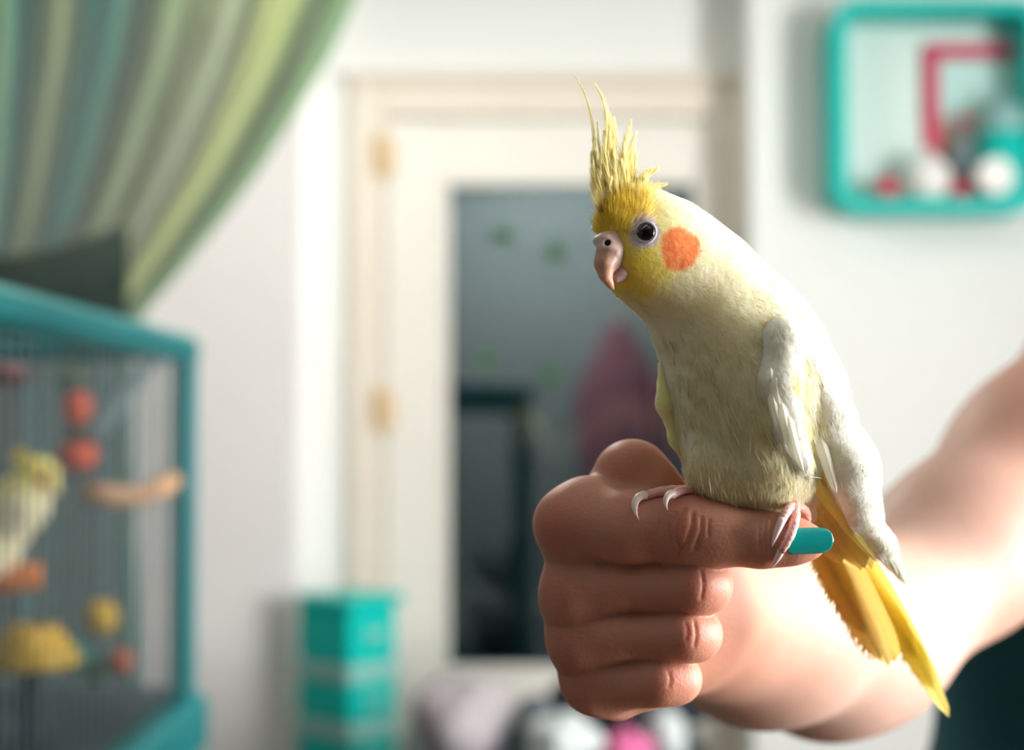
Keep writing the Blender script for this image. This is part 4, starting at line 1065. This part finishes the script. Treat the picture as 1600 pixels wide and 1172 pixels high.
for u0, rr in ((1196, 1.0), (1206, 1.0), (1188, .9)):
    creases.append([(u0, 815, None), (u0-2, 838, None), (u0, 862, None), rr])
for u0, va, vb, rr in ((1096, 892, 936, .8), (1072, 974, 1000, .5), (1085, 970, 1010, .8), (1045, 1050, 1074, .7)):
    creases.append([(u0, va, None), (u0+3, (va+vb)/2, None), (u0, vb, None), rr])
def person_base(p):
    out = np.empty(len(p), f32)
    d = arm_part(p)
    far = p[:, 0] > .17
    near = p[:, 1] < .60
    if near.any(): d[near] = smin(d[near], smin(hand_part(p[near]), wr_cap(p[near]), .015), .012)
    if far.any(): d[far] = smin(d[far], torso_part(p[far]), .03)
    return d
# crease paths snapped onto the skin
def front_w(u, v):
    ws = np.linspace(-110, 60, 500); dd = person_base(np.array([B(u, v, w) for w in ws]).astype(f32)); i = np.argmax(dd < 0); return ws[i]
cre = []
for c in creases:
    rr = c[-1]; pts = [(q[0], q[1], front_w(q[0], q[1])-1.0*rr, rr*1.35) for q in c[:-1]]; cre.append(pts)
CL = B(1020, 780, -130); CH = B(1215, 1100, 60)
def person_sdf(p):
    d = person_base(p)
    m = (p[:, 0] > CL[0]) & (p[:, 0] < CH[0]+.002) & (p[:, 1] < CH[1]) & (p[:, 2] < CL[2]+.004) & (p[:, 2] > CH[2]-.004)
    m[m] = np.abs(d[m]) < .002
    if m.any():
        q = p[m]; dd = d[m]
        # knuckle ridges between the folds
        for c in cre: dd = smax(dd, -chain(q, c, .0006), .0009)
        d[m] = dd
    return d
hx0, hx1 = B(828, 900, 20)[0], B(1300, 800, 20)[0]
hy0, hy1 = B(900, 800, -72)[1], B(900, 800, 150)[1]
hz0, hz1 = B(900, 1140, 40)[2], B(900, 680, 90)[2]
V, Q, Nn = surface(person_sdf,
    axis_pts((hx0-.012, hx0, .003), (hx0, hx1, .00055), (hx1, .3, .0026), (.3, .86, .005)),
    axis_pts((hy0-.006, hy0, .002), (hy0, hy1, .00055), (hy1, .56, .0015), (.56, .9, .003), (.9, 1.16, .005)),
    axis_pts((.82, hz0-.06, .006), (hz0-.06, hz0, .0025), (hz0, hz1, .00055), (hz1, hz1+.12, .0028), (hz1+.12, 1.83, .005)), 5)
def skin_col(p):
    q = UVW(p); u, v, w = q[:, 0], q[:, 1], q[:, 2]
    base = np.array(srgb(206, 146, 122)); red = np.array(srgb(190, 96, 74)); pale = np.array(srgb(208, 174, 158))
    nz = vnoise(p, 160, 9)
    c = np.tile(base, (len(p), 1))
    hand = (p[:, 1] < .56)
    m = np.zeros(len(p))
    for (a, b_, rr) in ((1070, 828, 42), (1098, 915, 34), (1082, 990, 32), (1052, 1060, 30), (862, 815, 45), (858, 925, 42), (870, 1000, 38), (885, 1065, 38), (990, 730, 40)):
        m = np.maximum(m, np.exp(-(((u-a)/rr)**2+((v-b_)/rr)**2)))
    m = m*hand*(.75+.25*nz[:, 0])
    c = c*(1-.55*m[:, None])+red*(.55*m)[:, None]
    t = (sm(p[:, 1], .49, .6)*(.85-.6*sm(p[:, 0], .2, .3)))[:, None]
    c = c*(1-t)+pale*t  # forearm's overexposed light is put into a paler skin colour
    return np.clip(c*(1+.03*nz[:, 1:2]), 0, 1)
M['skin'] = mat('skin', (1, 1, 1), .48, .06, 120, .22, 900, attr=True, spec=.4, sss=.5, sss_r=(1, .3, .15), sss_s=.008)
ps = tag(link('person', np_mesh('person', V, Q, skin_col(V)), M['skin']), 'person in a dark teal sleeveless top offering an extended index finger as perch', 'person')
# fingernail with turquoise polish
ax0, ax1 = np.array([1229., 846, 0]), np.array([1303., 844, 8])
nn_, mm_ = 20, 13; VN = []; nw0, nw1 = front_w(1232, 846)-3.5, front_w(1266, 846)-3.5
for i in range(nn_+1):
    s = i/nn_; c = ax0*(1-s)+ax1*s
    hwid = 20.5*(min(1, (s/.10+.25))**.5)*(1-max(0, (s-.62)/.38)**2.6)**.5 if s < 1 else .5
    for j in range(mm_+1):
        x = (j/mm_*2-1); dy = max(hwid, .5)*x
        VN.append((c[0], c[1]+dy, nw0+(nw1-nw0)*(c[0]-1232)/34+(40-math.sqrt(40*40-dy*dy))-1.5))
nt_ = len(VN)
Vt = np.array([B(*q) for q in VN]); Vb2 = np.array([B(q[0], q[1], q[2]+4) for q in VN])
f_t = [(i*(mm_+1)+j, (i+1)*(mm_+1)+j, (i+1)*(mm_+1)+j+1, i*(mm_+1)+j+1) for i in range(nn_) for j in range(mm_)]
f_b = [(nt_+a, nt_+d_4, nt_+c_4, nt_+b_4) for a, b_4, c_4, d_4 in f_t]
per = [j for j in range(mm_+1)]+[i*(mm_+1)+mm_ for i in range(1, nn_+1)]+[nn_*(mm_+1)+j for j in range(mm_-1, -1, -1)]+[i*(mm_+1) for i in range(nn_-1, 0, -1)]
f_s = [(per[k], per[(k+1) % len(per)], nt_+per[(k+1) % len(per)], nt_+per[k]) for k in range(len(per))]
M['polish'] = mat('turquoise_nail_polish', srgb(0, 152, 148), .25, .03, 200, coat=.5)
o = link('fingernail', np_mesh('fingernail', np.concatenate([Vt, Vb2]), np.array(f_t+f_b+f_s)), M['polish'], ps); o['label'] = 'turquoise polished fingernail'
# sleeveless top
def shirt_sdf(p):
    d = ell(p, TC+[.06, 0, .10], np.eye(3), (.182, .128, .21))
    d = smin(d, ell(p, TC+[.015, 0, -.15], np.eye(3), (.185, .13, .24)), .06)
    for a, b_ in ((NECK+[-.085, .02, -.06], TC+[-.02, 0, .15]), (NECK+[.095, .02, -.07], TC+[.14, 0, .15])): d = smin(d, cap(p, a, b_, .062, .07), .02)
    d = smax(d, -(cap(p, NECK+[0, -.06, -.04], NECK+[0, 0, .1], .075, .07)), .01)
    n = np.sin(p[:, 2]*28+p[:, 0]*22+2*np.sin(p[:, 0]*14))*.003
    d = d+n.astype(f32)
    d = smax(d, (.83-p[:, 2]).astype(f32), .004)
    return np.maximum(d, (-(person_base(p)-.0025)) if True else d)
M['shirt'] = mat('dark_teal_knit', srgb(8, 78, 84), .85, .1, 60, .5, 700)
V, Q, Nn = surface(shirt_sdf, axis_pts((.2, .8, .005)), axis_pts((.8, 1.2, .005)), axis_pts((.8, 1.56, .005)), 4, project=False)
link('tank_top', np_mesh('tank_top', V, Q), M['shirt'], ps)
def hair_sdf(p):
    d = ell(p, HEAD+[0, .022, .022], np.eye(3), (.090, .100, .112))
    d = smin(d, cap(p, HEAD+[0, .085, .02], HEAD+[.01, .10, -.2], .06, .05), .04)
    d = smax(d, -ell(p, HEAD+[-.004, -.09, -.035], np.eye(3), (.064, .075, .10)), .012)
    return d+(np.sin(p[:, 0]*300+6*np.sin(p[:, 2]*30))*.0012).astype(f32)
V, Q, Nn = surface(hair_sdf, axis_pts((.44, .72, .004)), axis_pts((.8, 1.16, .004)), axis_pts((1.4, 1.84, .004)), 4, project=False)
M['hair'] = mat('brown_hair', srgb(70, 46, 34), .5, .3, 60, .5, 400, stretch=(6, 6, 1))
link('hair', np_mesh('hair', V, Q), M['hair'], ps)
for s in (-1, 1):
    e = MB().ball(HEAD+[s*.032-.005, -.079, .008], .0115, 18, 12).build('eye', M['white_gl'], ps, True)
    MB().ball(HEAD+[s*.032-.005, -.0875, .008], .0045, 12, 8).build('iris', M['eye'], e, True)

# ================================================================== THE CAGED COCKATIEL
dB = 1.30; kB = dB/F
def PB(u, v, o=0): return P(u, v, dB+o)
def bird2(p):
    d = cap(p, PB(62, 742), PB(30, 790), .0165, .022)
    d = smin(d, cap(p, PB(30, 790), PB(-18, 858), .024, .026), .015)
    d = smin(d, cap(p, PB(-18, 858), PB(-60, 920, .01), .026, .014), .015)
    d = smin(d, cap(p, PB(80, 752, -.004), PB(88, 768, -.006), .0065, .003), .004)
    return d
c0 = PB(10, 830)
V, Q, Nn = surface(bird2, axis_pts((c0[0]-.11, c0[0]+.09, .002)), axis_pts((c0[1]-.06, c0[1]+.07, .002)), axis_pts((c0[2]-.11, c0[2]+.09, .002)), 4)
q = UVW(V); t = (sm(q[:, 1], 790, 740))[:, None]
b2 = empty('cockatiel', PB(10, 900), 'blurred pale yellow cockatiel perched inside the birdcage', 'bird')
link('body', np_mesh('body', V, Q, CREAM*(1-t)+YEL2*t), M['bodyf'], b2)
def f2(name, a, b_, hw, c_, m='feather'):
    w_a = (dB-D0)/S
    V, Fs, C = feather_geo([(a[0], a[1], w_a+a[2]), ((a[0]+b_[0])/2, (a[1]+b_[1])/2, w_a+(a[2]+b_[2])/2), (b_[0], b_[1], w_a+b_[2])], hw*.34*3, (.3, 0, -1), c0=c_, c1=c_, n=10, tipp=3)[:3]
    return link(name, np_mesh(name, V, Fs, C), M[m], b2)
f2('wing', (40, 790, -130), (-62, 915, -115), 7.5*2, WHITE); f2('tail_feather', (-40, 890, 0), (-150, 1060, 30), 12, YEL2, 'tailf'); f2('tail_feather', (-35, 890, -10), (-140, 1045, 0), 12, YEL2, 'tailf')
for i, (a, b_) in enumerate((((56, 730), (14, 716)), ((58, 727), (18, 706)), ((60, 725), (24, 698)))):
    f2('crest_feather', (*a, 0), (*b_, 0), 4, YEL)
MB().ball(PB(74, 738, -.013), .003, 12, 8).build('eye', M['eye'], b2, True)
MB().ball(PB(66, 752, -.0145), (.005, .003, .005), 12, 8).build('cheek_patch', M['toy_or'], b2, True)
for k in (0, 1):
    MB().tube([PB(5-k*22, 872, -.008), PB(5-k*22, 897, -.012), PB(8-k*22, 902, -.014)], [.004, .003, .003], 8).build('foot', M['foot'], b2, True)
